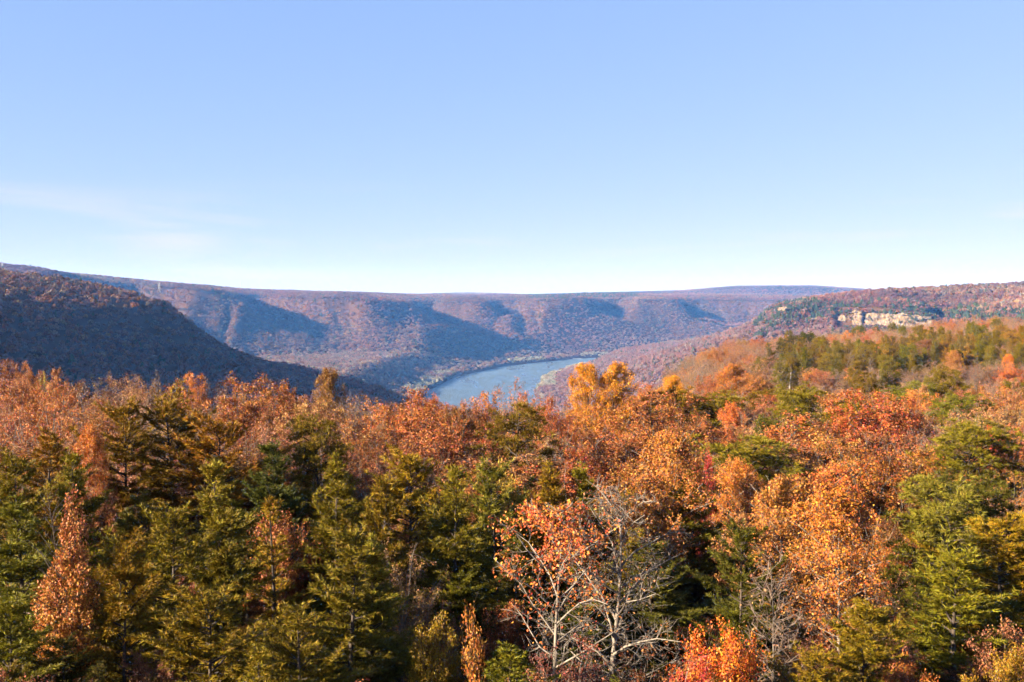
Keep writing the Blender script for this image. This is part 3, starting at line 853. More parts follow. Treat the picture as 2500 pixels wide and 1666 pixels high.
    for nm, msk, lb in (("hill_forest", left & ~near_slope, "dark brown forest covering the shaded hill"),
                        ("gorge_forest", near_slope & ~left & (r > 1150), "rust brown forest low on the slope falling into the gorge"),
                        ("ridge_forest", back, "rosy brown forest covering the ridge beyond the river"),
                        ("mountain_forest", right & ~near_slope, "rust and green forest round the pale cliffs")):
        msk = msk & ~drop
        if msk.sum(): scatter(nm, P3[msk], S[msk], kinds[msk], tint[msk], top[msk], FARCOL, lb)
    msk = near_slope & ~left & (r <= 1150)
    SLOPE.update(P=P3[msk], S=S[msk], tint=tint[msk])
    print("FAR", n, left.sum(), right.sum(), back.sum(), near_slope.sum())
far_woods()

# ------------------------------------------------------------------ sandstone cliffs
def mat_rock():
    m, nt, N, L, out = new_mat("sandstone")
    tc = N.new("ShaderNodeTexCoord")
    n1 = N.new("ShaderNodeTexNoise"); n1.inputs['Scale'].default_value = 0.16; n1.inputs['Detail'].default_value = 8
    L.new(tc.outputs['Object'], n1.inputs['Vector'])
    r1 = ramp(N, [(0.3, (0.05, 0.037, 0.028)), (0.48, (0.14, 0.1, 0.066)), (0.72, (0.185, 0.148, 0.114))])
    L.new(n1.outputs['Fac'], r1.inputs[0])
    mp = N.new("ShaderNodeMapping"); mp.inputs['Scale'].default_value = (0.5, 0.5, 0.06)
    L.new(tc.outputs['Object'], mp.inputs['Vector'])
    n2 = N.new("ShaderNodeTexNoise"); n2.inputs['Scale'].default_value = 1.0; n2.inputs['Detail'].default_value = 5
    L.new(mp.outputs[0], n2.inputs['Vector'])
    r2 = ramp(N, [(0.36, (0.45, 0.43, 0.42)), (0.5, (1, 1, 1))])      # dark water stains
    L.new(n2.outputs['Fac'], r2.inputs[0])
    mx = N.new("ShaderNodeMixRGB"); mx.blend_type = 'MULTIPLY'; mx.inputs[0].default_value = 1
    L.new(r1.outputs[0], mx.inputs[1]); L.new(r2.outputs[0], mx.inputs[2])
    b = N.new("ShaderNodeBsdfPrincipled"); b.inputs['Roughness'].default_value = 0.9; b.inputs['Specular IOR Level'].default_value = 0.1
    L.new(mx.outputs[0], b.inputs['Base Color'])
    bp = N.new("ShaderNodeBump"); bp.inputs['Strength'].default_value = 0.7; bp.inputs['Distance'].default_value = 0.8
    L.new(n1.outputs['Fac'], bp.inputs['Height']); L.new(bp.outputs[0], b.inputs['Normal'])
    L.new(b.outputs[0], out.inputs['Surface'])
    return m
M_ROCK = mat_rock()

def cliff(label, line, tops, bottoms, seed, step=1.3):
    """Blocky rock wall along a line of (u, depth), from bottoms to tops (photograph rows)."""
    rng = np.random.default_rng(seed)
    pts = np.array([ud(u, d) for u, d in line])
    us = np.array([u for u, d in line])
    seg = np.concatenate([[0], np.cumsum(np.hypot(*np.diff(pts, axis=0).T))])
    s = np.arange(0, seg[-1], step)
    X, Y = np.interp(s, seg, pts[:, 0]), np.interp(s, seg, pts[:, 1])
    U = np.interp(s, seg, us)
    zt = -(np.interp(U, us, tops) - HZ) / F * Y + 4.2 * fbm(s, s * 0 + seed, 24, 3) - 2.6 * (vnoise(np.floor(s / 13.0) + 0.5, s * 0 + seed) > 0.1)
    zb = -(np.interp(U, us, bottoms) - HZ) / F * Y - (6 if len(line) > 3 else 1.5)
    tx, ty = np.gradient(X), np.gradient(Y); l = np.hypot(tx, ty); nx, ny = ty / l, -tx / l
    if np.mean(nx * -X + ny * -Y) < 0: nx, ny = -nx, -ny
    rows = 30
    k = np.linspace(0, 1, rows)
    S, K = np.meshgrid(s, k, indexing='ij')
    Z = zb[:, None] * (1 - K) + zt[:, None] * K
    bx = np.floor(S / 7.5 + 0.35 * vnoise(S * 0 + 3.1, np.floor(Z / 6.0))); bz = np.floor(Z / 5.2 + 0.3 * vnoise(S / 30, Z * 0))
    block = 3.2 * vnoise(bx * 1.37 + 0.5, bz * 1.91 + 0.5)
    bed = 1.3 * vnoise(Z * 0 + seed + 0.5, np.floor(Z / 2.1) * 1.3 + 0.5)
    crk = S + 2.5 * vnoise(Z / 5, S * 0 + seed)
    crack = -3.6 * smoothstep(0.38, 0.5, np.abs(crk / 11 - np.floor(crk / 11) - 0.5)) * (0.4 + 0.6 * (vnoise(np.floor(crk / 11) + 0.5, np.floor(Z / 9) + 0.5) > -0.1))
    off = block + bed + crack + 6.5 * vnoise(S / 31.0 + seed, Z / 60.0) + 2.5 * vnoise(S / 12.0, Z / 16.0 + seed) + 0.6 * fbm(S, Z, 3.0, 2) + 4 * (1 - K) * 0.5
    V = np.stack([X[:, None] + nx[:, None] * off, Y[:, None] + ny[:, None] * off, Z + CAMZ], -1)
    cap = np.stack([X - nx * 26, Y - ny * 26, zt + CAMZ - 4], -1)[:, None, :]
    V = np.concatenate([V, cap], 1)
    ns, nk = V.shape[:2]
    i = np.arange(ns - 1)[:, None] * nk + np.arange(nk - 1)[None, :]
    f = np.stack([i, i + nk, i + nk + 1, i + 1], -1).reshape(-1, 4)
    o = link("cliff", mesh_from("cliff", V.reshape(-1, 3), f, M_ROCK))
    tag(o, label, "cliff", "sandstone cliffs on the wooded mountain")
    return o

cliff("long pale sandstone cliff face below the pines of the wooded mountain", [(2108, 2058), (2130, 2030), (2190, 1992), (2240, 1966), (2276, 1940), (2284, 1990)], [762, 762, 765, 769, 774, 778], [786, 788, 791, 796, 799, 800], 1)
cliff("buttress of pale rock at the river end of the long cliff", [(2072, 2110), (2080, 2068), (2102, 2052), (2110, 2075)], [758, 757, 758, 762], [784, 786, 787, 786], 2)
cliff("low broken rock step beside the pale buttress", [(2040, 2128), (2058, 2108), (2076, 2098)], [769, 767, 768], [781, 782, 785], 3)
cliff("small rock outcrop on the river point of the wooded mountain", [(1902, 2290), (1912, 2235), (1926, 2196)], [750, 749, 755], [762, 766, 768], 4)
cliff("thin pale rock ledge between the river point and the long cliff", [(1978, 2164), (2000, 2152), (2018, 2142)], [770, 771, 773], [778, 779, 779], 5)
cliff("small pale rock at the foot of the pine knob past the dark gully", [(2345, 1930), (2360, 1905), (2372, 1895)], [789, 789, 791], [798, 799, 799], 6)
cliff("thin white ledge high on the far ridge across the river", [tuple(ray_hit(u_, 757)[[0, 1]] * 0 + np.array([u_, ray_hit(u_, 757)[1] - 14])) for u_ in (1748, 1760, 1772)], [755, 755, 756], [758, 758, 759], 7, 3.0)

# ------------------------------------------------------------------ sandbar on the far bank, pylons on the ridge
def mat_plain(name, col, rough=0.8, metal=0.0):
    m, nt, N, L, out = new_mat(name)
    n = N.new("ShaderNodeTexNoise"); n.inputs['Scale'].default_value = 0.6; n.inputs['Detail'].default_value = 4
    r = ramp(N, [(0.3, tuple(c * 0.8 for c in col)), (0.7, tuple(min(1, c * 1.15) for c in col))])
    L.new(n.outputs['Fac'], r.inputs[0])
    b = N.new("ShaderNodeBsdfPrincipled"); b.inputs['Roughness'].default_value = rough; b.inputs['Metallic'].default_value = metal
    L.new(r.outputs[0], b.inputs['Base Color']); L.new(b.outputs[0], out.inputs['Surface'])
    return m
M_SAND = mat_plain("pale_sand", (0.32, 0.3, 0.26))
M_STEEL = mat_plain("galvanised_steel", (0.2, 0.2, 0.21), 0.5, 0.3)

def sandbar(u, v, L_, w):
    d = (CAMZ * 0 - RIVER) * F / (v - HZ)
    x, y = ud(u, d)
    k = np.linspace(0, 2 * math.pi, 29)[:-1]
    rr = 1 + 0.18 * np.sin(3 * k + u) + 0.1 * np.sin(5 * k)
    ring = np.stack([x + np.cos(k) * L_ * rr, y + np.sin(k) * w * rr, np.full(28, CAMZ + RIVER - 0.6)], -1)
    inner = np.stack([x + np.cos(k) * L_ * rr * 0.7, y + np.sin(k) * w * rr * 0.7, np.full(28, CAMZ + RIVER + 1.3)], -1)
    V = np.concatenate([ring, inner, [[x, y, CAMZ + RIVER + 1.9]]])
    i = np.arange(28); j = (i + 1) % 28
    o = link("sandbar", mesh_from("sandbar", V, [np.stack([i, j, j + 28, i + 28], -1), np.stack([i + 28, j + 28, np.full(28, 56)], -1)], M_SAND, smooth=True))
    return o
tag(sandbar(1402, 876.5, 34, 16), "white sandbar on the far river bank before the pale trees", kind="structure")
tag(sandbar(1462, 873.5, 16, 6), "small pale strip of sand along the far river bank", kind="structure")

def pylon(u, v_base, v_top, label, d=None):
    p = ray_hit(u, v_base, 1900.0) if d is None else at(u, v_base, d)
    dd = project(p)[2]
    h = (v_base - v_top) / F * dd + 6
    w = Wood()
    base = p - np.array([0, 0, 6])
    def P(x, y, z): return base + np.array([x, y, z]) * np.array([h, h, h])
    T = 0.011 * h
    lv = [0, 0.22, 0.42, 0.58, 0.7, 0.82, 0.92, 1.0]
    wd = [0.13, 0.1, 0.074, 0.054, 0.044, 0.036, 0.028, 0.006]
    for a, b in zip(range(7), range(1, 8)):
        cs = [(-1, -1), (1, -1), (1, 1), (-1, 1)]
        for k in range(4):
            (x0, y0), (x1, y1) = cs[k], cs[(k + 1) % 4]
            w.tube([P(x0 * wd[a], y0 * wd[a], lv[a]), P(x0 * wd[b], y0 * wd[b], lv[b])], [T, T], 3)
            w.tube([P(x0 * wd[a], y0 * wd[a], lv[a]), P(x1 * wd[b], y1 * wd[b], lv[b])], [T * .6, T * .6], 3)
            w.tube([P(x1 * wd[a], y1 * wd[a], lv[a]), P(x0 * wd[b], y0 * wd[b], lv[b])], [T * .6, T * .6], 3)
    o = bpy.data.objects.new("pylon", None); COL.objects.link(o); o.location = base
    m = link("lattice_tower", w.mesh("lattice_tower", M_STEEL), o); m.matrix_parent_inverse = Matrix.Translation(-Vector(base))
    for z, l in ((0.7, 0.19), (0.82, 0.16), (0.92, 0.13)):
        c = Wood()
        for sg in (-1, 1):
            c.tube([P(0, -0.02, z), P(sg * l, 0, z + 0.012)], [T, T * .5], 3)
            c.tube([P(0, 0.02, z + 0.035), P(sg * l, 0, z + 0.012)], [T * .7, T * .5], 3)
            c.tube([P(sg * l, 0, z + 0.012), P(sg * l, 0, z - 0.035)], [T * .6, T * .6], 3)
        k = link("cross_arm", c.mesh("cross_arm", M_STEEL), o); k.matrix_parent_inverse = Matrix.Translation(-Vector(base))
    tag(o, label, "pylon", "power line pylons along the ridge")
pylon(222, 704, 684, "steel lattice pylon just above the lit top of the dark hill")
pylon(389, 712, 690, "steel lattice pylon above the shoulder where the dark hill drops")
pylon(590, 699, 687, "tiny pylon standing on the ridge skyline past the dark hill")
pylon(6, 658, 643, "pylon beside the highest hump of the skyline at the picture edge")

# ------------------------------------------------------------------ the trees of the wood before the camera
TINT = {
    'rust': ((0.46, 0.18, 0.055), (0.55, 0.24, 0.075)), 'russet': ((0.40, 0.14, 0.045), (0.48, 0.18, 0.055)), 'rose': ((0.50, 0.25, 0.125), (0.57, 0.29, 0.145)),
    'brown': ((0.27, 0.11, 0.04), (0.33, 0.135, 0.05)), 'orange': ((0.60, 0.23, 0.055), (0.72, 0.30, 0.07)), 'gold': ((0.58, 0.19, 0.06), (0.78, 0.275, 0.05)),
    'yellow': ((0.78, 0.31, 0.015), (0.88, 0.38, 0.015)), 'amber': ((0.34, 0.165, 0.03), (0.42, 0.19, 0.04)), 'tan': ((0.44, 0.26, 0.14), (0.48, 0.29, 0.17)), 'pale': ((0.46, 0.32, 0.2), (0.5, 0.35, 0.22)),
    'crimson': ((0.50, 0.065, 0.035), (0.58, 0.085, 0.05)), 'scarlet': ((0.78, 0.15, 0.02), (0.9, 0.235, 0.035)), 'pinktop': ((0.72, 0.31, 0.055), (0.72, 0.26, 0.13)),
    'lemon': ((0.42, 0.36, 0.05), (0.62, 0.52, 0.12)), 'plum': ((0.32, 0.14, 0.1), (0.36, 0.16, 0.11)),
    'olive': ((0.20, 0.165, 0.01), (0.30, 0.235, 0.014)), 'green': ((0.145, 0.145, 0.012), (0.235, 0.21, 0.016)), 'deep': ((0.085, 0.095, 0.013), (0.135, 0.135, 0.016)),  # deep serves dark pines and shaded ones, whose shade is put into the colour
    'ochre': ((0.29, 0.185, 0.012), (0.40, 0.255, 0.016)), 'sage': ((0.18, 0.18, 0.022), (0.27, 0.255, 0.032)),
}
NOUN = {'oak': 'oak', 'open_oak': 'open limbed oak', 'bare_tree': 'nearly bare tree', 'poplar': 'poplar', 'sweetgum': 'sweetgum', 'maple': 'maple', 'sycamore': 'sycamore', 'pole_tree': 'bare pole tree',
        'sapling': 'sapling', 'layered_pine': 'layered pine', 'thin_pine': 'thin pine', 'round_pine': 'round topped pine', 'tufted_pine': 'tufted pine'}
NAME = {'oak': 'oak_tree', 'open_oak': 'oak_tree', 'bare_tree': 'leafless_tree', 'poplar': 'poplar_tree', 'sweetgum': 'sweetgum_tree', 'maple': 'maple_tree', 'sycamore': 'sycamore_tree',
        'pole_tree': 'leafless_tree', 'sapling': 'sapling', 'layered_pine': 'pine_tree', 'thin_pine': 'pine_tree', 'round_pine': 'pine_tree', 'tufted_pine': 'pine_tree'}
WORD = {'rust': 'rust orange', 'russet': 'russet', 'rose': 'rosy brown', 'brown': 'dark brown', 'orange': 'orange', 'gold': 'golden', 'yellow': 'bright yellow', 'amber': 'amber', 'tan': 'tan', 'pale': 'pale grey brown',
        'crimson': 'crimson', 'scarlet': 'scarlet', 'pinktop': 'pink tipped orange', 'lemon': 'pale yellow', 'plum': 'plum brown', 'olive': 'olive green', 'green': 'green', 'deep': 'deep green', 'ochre': 'ochre yellow', 'sage': 'sage green'}

# u, top row, depth, kind, model, width in pixels (0: as grown), tint, label
T = [
 # bottom row
 (179, 1176, 46, 'sweetgum', 0, 190, 'pinktop', "tall narrow orange sweetgum with a pink tip among dark pines"),
 (55, 1236, 52, 'layered_pine', 0, 330, 'green', "dense green pine at the picture edge beside the pink tipped sweetgum"),
 (30, 1475, 43, 'layered_pine', 1, 330, 'green', "low green pine in the bottom corner below the dense edge pine"),
 (412, 1246, 51, 'layered_pine', 1, 340, 'olive', "broad olive pine with drooping tiers beside the pink tipped sweetgum"),
 (300, 1330, 47, 'layered_pine', 3, 260, 'ochre', "ochre tinged pine squeezed between the sweetgum and the broad olive pine"),
 (668, 1223, 54, 'thin_pine', 0, 230, 'ochre', "slim pine with a sparse yellow top above dark gaps"),
 (533, 1138, 60, 'tufted_pine', 0, 260, 'sage', "upright pine with blue green tufted shoots and a pale bare lower trunk"),
 (520, 1450, 44, 'layered_pine', 3, 330, 'olive', "olive pine at the bottom margin below the tufted pine"),
 (838, 1306, 48, 'layered_pine', 0, 300, 'green', "bright green pine in the middle of the bottom row"),
 (905, 1318, 50, 'layered_pine', 2, 250, 'sage', "pale green pine with a bare spiky leader in the bottom row"),
 (735, 1500, 43, 'layered_pine', 1, 320, 'green', "leafy green pine at the bottom margin under the bright green pine"),
 (640, 1590, 41, 'layered_pine', 0, 260, 'olive', "small olive pine cut by the bottom margin below the slim yellow topped pine"),
 (982, 1268, 56, 'open_oak', 0, 220, 'rose', "thin rosy brown oak among the middle pines"),
 (1052, 1490, 46, 'maple', 0, 190, 'ochre', "yellow olive understory tree beside the orange sapling"),
 (1159, 1452, 43, 'sapling', 0, 66, 'orange', "slender orange sapling lit against the dark undergrowth"),
 (1237, 1585, 42, 'layered_pine', 2, 280, 'green', "young green pine at the bottom margin before the white limbed sycamores"),
 (1353, 1226, 47, 'sycamore', 0, 400, 'orange', "white limbed sycamore keeping rust leaves at its top"),
 (1478, 1196, 48.5, 'sycamore', 1, 430, 'rose', "nearly bare white limbed sycamore beside the leafy topped one"),
 (1752, 1490, 41, 'maple', 0, 300, 'scarlet', "fiery scarlet maple at the bottom margin"),
 (1660, 1565, 40, 'maple', 1, 170, 'crimson', "small crimson maple crown tucked beside the fiery scarlet maple"),
 (1903, 1345, 46, 'pole_tree', 0, 250, 'tan', "slender bare pole tree with a pale straight trunk"),
 (2066, 1203, 50, 'poplar', 0, 265, 'gold', "big golden poplar with a straight white trunk"),
 (1948, 1172, 57, 'poplar', 1, 260, 'orange', "orange poplar standing just behind the big golden poplar"),
 (2102, 1478, 43.5, 'layered_pine', 3, 260, 'olive', "short olive pine across the white trunk of the golden poplar"),
 (2003, 1600, 40, 'layered_pine', 1, 330, 'olive', "olive pine tip at the bottom margin below the golden poplar"),
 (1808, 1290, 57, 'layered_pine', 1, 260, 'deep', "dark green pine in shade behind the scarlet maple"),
 (2325, 1354, 48, 'layered_pine', 1, 420, 'green', "wide green pine with layered tips in the bottom corner"),
 (2439, 1277, 54, 'layered_pine', 3, 300, 'ochre', "yellow green pine at the picture edge above the wide layered pine"),
 (2282, 1202, 58, 'round_pine', 1, 290, 'sage', "round sage green pine behind the wide layered pine"),
 (2220, 1590, 41, 'maple', 1, 200, 'amber', "low amber shrubby maple under the wide layered pine"),
 (2450, 1560, 42, 'maple', 0, 200, 'ochre', "ochre maple in the bottom corner below the wide layered pine"),
 (2180, 1400, 55, 'open_oak', 1, 240, 'rose', "sparse rosy oak between the golden poplar and the wide layered pine"),
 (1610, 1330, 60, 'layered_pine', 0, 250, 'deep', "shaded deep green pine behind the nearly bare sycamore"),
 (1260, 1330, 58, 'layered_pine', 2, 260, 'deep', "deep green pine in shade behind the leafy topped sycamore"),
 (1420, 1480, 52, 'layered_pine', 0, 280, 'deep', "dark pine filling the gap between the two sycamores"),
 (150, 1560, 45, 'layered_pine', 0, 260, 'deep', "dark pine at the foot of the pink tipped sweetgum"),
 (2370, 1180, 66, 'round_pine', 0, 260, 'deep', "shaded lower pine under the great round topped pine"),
 # second row
 (307, 993, 80, 'layered_pine', 1, 260, 'ochre', "tall golden olive pine rising over the pink tipped sweetgum"),
 (425, 984, 82, 'layered_pine', 3, 270, 'olive', "tallest olive pine beside the golden olive one"),
 (103, 1056, 71, 'layered_pine', 2, 250, 'ochre', "ochre green pine near the picture edge below the rust oaks"),
 (20, 1120, 64, 'layered_pine', 3, 220, 'olive', "dark olive pine cut by the picture edge under the ochre green pine"),
 (172, 1117, 65, 'layered_pine', 0, 220, 'olive', "olive pine directly behind the tip of the pink tipped sweetgum"),
 (533, 1034, 80, 'layered_pine', 3, 260, 'ochre', "yellow pine with flat spreading tiers"),
 (648, 1092, 74, 'layered_pine', 0, 230, 'deep', "shaded deep green pine beside the yellow flat tiered pine"),
 (777, 1036, 85, 'round_pine', 1, 170, 'olive', "yellow green round headed pine in front of the rust oaks"),
 (831, 1120, 66, 'layered_pine', 2, 250, 'olive', "olive pine left of centre with upswept branches below the crooked trunk oak"),
 (1011, 1116, 68, 'layered_pine', 3, 250, 'ochre', "golden yellow pine in the middle of the pine row"),
 (918, 1186, 60, 'tufted_pine', 0, 230, 'olive', "tufted yellow green pine between the upswept and golden yellow pines"),
 (1114, 1146, 62, 'layered_pine', 0, 240, 'green', "dense green pine beside the golden yellow pine"),
 (1207, 1104, 71, 'maple', 1, 170, 'lemon', "pale yellow leaved tree peeking over the green pines"),
 (1222, 1140, 66, 'layered_pine', 1, 230, 'sage', "sage pine under the pale yellow leaved tree"),
 (1325, 1143, 66, 'layered_pine', 2, 240, 'olive', "olive pine behind the leafy topped sycamore"),
 (1434, 1153, 66, 'layered_pine', 0, 230, 'green', "green pine behind the nearly bare sycamore, its top showing"),
 (1646, 1053, 70, 'poplar', 2, 230, 'orange', "slim orange poplar with a long pale trunk before the spreading oak"),
 (1711, 1154, 70, 'layered_pine', 2, 250, 'green', "green pine beside the long trunk of the slim orange poplar"),
 (1793, 1131, 76, 'poplar', 0, 150, 'orange', "small bright orange poplar between the green pine and the rust slope"),
 (2120, 1066, 80, 'oak', 3, 260, 'amber', "amber oak with a dark forked trunk"),
 (2232, 1078, 80, 'oak', 1, 250, 'amber', "olive amber oak between the dark forked oak and the great round pine"),
 (2380, 1056, 85, 'round_pine', 0, 260, 'green', "great round topped pine with billowing dark green foliage"),
 (2478, 1018, 86, 'open_oak', 0, 190, 'amber', "amber topped oak with bare grey limbs at the picture edge"),
 (2422, 1033, 92, 'maple', 0, 90, 'crimson', "small crimson maple behind the great round topped pine"),
 (196, 1046, 74, 'poplar', 1, 110, 'gold', "small golden poplar glowing between olive pines"),
 (238, 1056, 78, 'maple', 0, 90, 'rose', "small rosy maple beside the glowing golden poplar"),
 (1785, 1068, 90, 'bare_tree', 0, 230, 'tan', "grey bare tree with tangled limbs behind the slim orange poplar"),
 (1728, 1074, 84, 'maple', 1, 85, 'crimson', "little crimson maple in the tangle of grey limbs"),
 (1890, 1150, 72, 'oak', 2, 230, 'rust', "rust oak beside the small bright orange poplar"),
 (2010, 1110, 76, 'oak', 0, 240, 'orange', "orange oak above the big golden poplar"),
 # third row: the broad canopy
 (1076, 985, 95, 'oak', 0, 230, 'russet', "large dark russet oak with a round crown and black shaded side"),
 (1241, 984, 94, 'round_pine', 2, 190, 'green', "tall ragged green pine standing between russet oaks"),
 (985, 934, 116, 'oak', 1, 220, 'rust', "broad rust oak on the canopy edge below the cream river trees"),
 (1112, 957, 120, 'oak', 3, 130, 'rust', "rust oak filling the gap under the near end of the river"),
 (1042, 952, 124, 'oak', 0, 130, 'russet', "russet oak between the broad rust oak and the river's near end"),
 (880, 949, 104, 'open_oak', 1, 200, 'rust', "rust oak with a crooked pale trunk"),
 (760, 961, 104, 'oak', 2, 190, 'rose', "light rosy oak beside the crooked pale trunk oak"),
 (690, 985, 102, 'oak', 3, 170, 'rose', "rosy oak in front of the big dome oak"),
 (790, 896, 138, 'poplar', 2, 90, 'amber', "tall sparse amber poplar sticking up before the dark hill"),
 (612, 897, 126, 'oak', 4, 230, 'rust', "big dome shaped rust oak against the dark hill"),
 (700, 915, 132, 'oak', 0, 140, 'rust', "rust oak on the shoulder of the big dome oak"),
 (468, 899, 150, 'oak', 2, 90, 'orange', "small orange oak crown against the dark hill"),
 (518, 912, 150, 'bare_tree', 2, 100, 'plum', "plum brown bare crown between two orange oaks at the dark hill"),
 (395, 944, 118, 'bare_tree', 1, 220, 'pale', "pale bare tree behind the tallest olive pine"),
 (320, 938, 124, 'bare_tree', 2, 200, 'pale', "pale twiggy tree behind the golden olive pine"),
 (470, 955, 112, 'bare_tree', 0, 210, 'pale', "wide pale twiggy tree below the small orange crown"),
 (600, 1010, 98, 'bare_tree', 1, 190, 'pale', "buff bare tree below the big dome oak"),
 (49, 900, 150, 'oak', 3, 150, 'rust', "rust oak crown near the picture edge against the dark hill"),
 (150, 888, 158, 'oak', 1, 130, 'rust', "higher rust oak crown beside a yellow green top"),
 (118, 894, 162, 'maple', 1, 50, 'lemon', "tiny yellow green tree top among rust crowns"),
 (222, 905, 150, 'bare_tree', 2, 130, 'tan', "tan twiggy crown on the canopy edge past the yellow green top"),
 (286, 900, 152, 'oak', 4, 120, 'tan', "tan oak crown against the darkest part of the hill"),
 (348, 905, 150, 'oak', 0, 110, 'tan', "flat tan oak crown next to a dead pale spire"),
 (380, 903, 148, 'pole_tree', 0, 60, 'tan', "dead pale spire poking above the tan crowns"),
 (27, 866, 190, 'oak', 2, 110, 'brown', "brown oak at the picture edge, highest of the canopy there"),
 (80, 870, 186, 'oak', 0, 90, 'rust', "small rust oak beside the highest brown oak"),
 (60, 948, 108, 'open_oak', 0, 220, 'rust', "oak at the picture edge with white forking limbs below rust leaves"),
 (150, 940, 116, 'open_oak', 1, 200, 'rust', "oak with white forked limbs behind the ochre green pine"),
 (235, 955, 110, 'oak', 3, 190, 'russet', "russet oak beside the golden olive pine top"),
 (110, 925, 135, 'oak', 4, 150, 'rust', "bright rust oak above the white forked limbs"),
 (1180, 944, 122, 'oak', 2, 150, 'rust', "rust oak just below the open river"),
 (1262, 918, 126, 'open_oak', 1, 160, 'rose', "rosy sparse oak whose twigs overlap the river"),
 (1340, 956, 118, 'oak', 1, 130, 'russet', "russet oak before the twin crowned yellow poplar"),
 (1424, 1008, 96, 'open_oak', 1, 220, 'russet', "russet oak with several pale forking trunks"),
 (1610, 930, 104, 'oak', 4, 260, 'russet', "great spreading rust oak with thick white limbs"),
 (1575, 1000, 101, 'open_oak', 0, 280, 'rust', "pale limbed oak merging with the great spreading oak's lower side"),
 (1440, 884, 140, 'poplar', 2, 122, 'yellow', "bright yellow poplar, the river side one of a twin pair"),
 (1506, 888, 140, 'poplar', 1, 128, 'yellow', "bright yellow poplar, the slope side one of a twin pair"),
 (1474, 982, 126, 'oak', 2, 170, 'rust', "rust oak directly below the twin yellow poplars"),
 (1652, 916, 172, 'poplar', 2, 90, 'yellow', "small yellow poplar top behind the great spreading oak"),
 (1790, 892, 190, 'poplar', 1, 110, 'gold', "golden poplar on the slope beyond the great spreading oak"),
 (1790, 990, 128, 'poplar', 0, 90, 'gold', "little golden crown in shade below the slope poplar"),
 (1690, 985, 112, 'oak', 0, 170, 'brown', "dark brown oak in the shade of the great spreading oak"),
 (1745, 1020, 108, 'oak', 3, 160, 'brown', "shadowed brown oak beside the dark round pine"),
 (1961, 1000, 96, 'oak', 1, 300, 'rust', "huge rust oak in front of the dark round pine"),
 (2127, 943, 112, 'oak', 2, 250, 'russet', "russet red oak crowning the middle of the plateau"),
 (2200, 955, 116, 'oak', 0, 200, 'russet', "russet oak beside the crowning russet red oak"),
 (1950, 957, 132, 'round_pine', 0, 150, 'green', "dark round pine poking out of the rust canopy"),
 (2046, 978, 134, 'round_pine', 1, 110, 'green', "small green pine half hidden by the huge rust oak"),
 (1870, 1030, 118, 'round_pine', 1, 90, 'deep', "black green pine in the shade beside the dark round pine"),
 (2112, 908, 200, 'round_pine', 2, 75, 'green', "flat topped pine with separate pads standing in pale canopy"),
 (2330, 907, 170, 'round_pine', 1, 95, 'green', "dark bushy pine among orange oaks near the pale bare oak"),
 (2344, 957, 138, 'round_pine', 2, 150, 'green', "spreading green pine just above the pale bare oak"),
 (2353, 979, 104, 'bare_tree', 2, 190, 'rose', "pale bare oak with a fan of grey twigs"),
 (2428, 924, 150, 'oak', 4, 150, 'rust', "orange rust oak near the picture edge above the amber oak"),
 (2250, 930, 150, 'oak', 3, 110, 'orange', "orange oak between the dark bushy pine and the russet red oak"),
 (2480, 920, 160, 'oak', 1, 120, 'rose', "rosy oak at the picture edge beside the orange rust oak"),
 (2050, 1040, 86, 'oak', 4, 230, 'rust', "rust oak between the huge rust oak and the dark forked amber oak"),
 (2290, 1010, 96, 'open_oak', 1, 200, 'plum', "plum brown oak with crimson flecks before the pale bare oak"),
 # the plateau behind
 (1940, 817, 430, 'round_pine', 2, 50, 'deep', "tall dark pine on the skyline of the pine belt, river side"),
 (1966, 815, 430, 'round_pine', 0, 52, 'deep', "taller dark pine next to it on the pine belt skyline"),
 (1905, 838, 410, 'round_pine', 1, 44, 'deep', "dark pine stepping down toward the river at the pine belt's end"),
 (2412, 815, 420, 'maple', 0, 62, 'crimson', "crimson maple behind the pine belt below the cliffs"),
 (2262, 830, 360, 'poplar', 0, 66, 'amber', "mottled amber tree inside the pine belt"),
 (2325, 856, 300, 'poplar', 1, 50, 'orange', "orange tree standing alone at the lower edge of the pine belt"),
 (2460, 864, 310, 'poplar', 2, 34, 'yellow', "small yellow tree in front of the pine belt near the picture edge"),
 (2075, 856, 320, 'pole_tree', 0, 40, 'rose', "slim bare pinkish tree inside the pine belt"),
 (1903, 866, 300, 'bare_tree', 0, 66, 'rose', "pale round bare tree at the river end of the pine belt"),
 (2130, 868, 310, 'pole_tree', 0, 34, 'pale', "thin pale tree at the lower edge of the pine belt"),
 (2140, 832, 380, 'oak', 1, 40, 'rust', "rust oak on the skyline of the pine belt"),
 (2350, 822, 400, 'poplar', 2, 40, 'orange', "small orange top beside the crimson maple"),
 (1735, 895, 230, 'oak', 3, 80, 'russet', "russet oak on the falling slope beside the golden slope poplar"),
]
PINES = ('olive', 'green', 'deep', 'ochre', 'sage')
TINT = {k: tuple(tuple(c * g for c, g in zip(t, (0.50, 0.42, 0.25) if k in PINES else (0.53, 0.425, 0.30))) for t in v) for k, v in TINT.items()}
rng4 = np.random.default_rng(77)
TREES = []      # dicts of every tree of the wood

def tree_spec(u, v, d, kind, mi, w, tint, label=None):
    x, y = ud(u, d)
    zt = at(u, v, d)[2]
    y = at(u, v, d)[1]
    zg = float(ground_z(x, y)[0])
    m = MODELS[kind][mi % len(MODELS[kind])]
    h = max(2.0, zt - zg)
    sz = h / m['H']
    w *= 1.22 if kind in ('layered_pine', 'oak', 'open_oak', 'bare_tree') else 1.06
    sx = (w / F * d) / m['W'] if w else sz * rng4.uniform(0.85, 1.15)
    return dict(x=x, y=y, z=zg, h=h, sx=sx, sz=sz, kind=kind, mi=mi % len(MODELS[kind]), tint=tint, label=label, rot=rng4.uniform(0, 6.283), u=u, v=v, d=d, w=sx * m['W'])

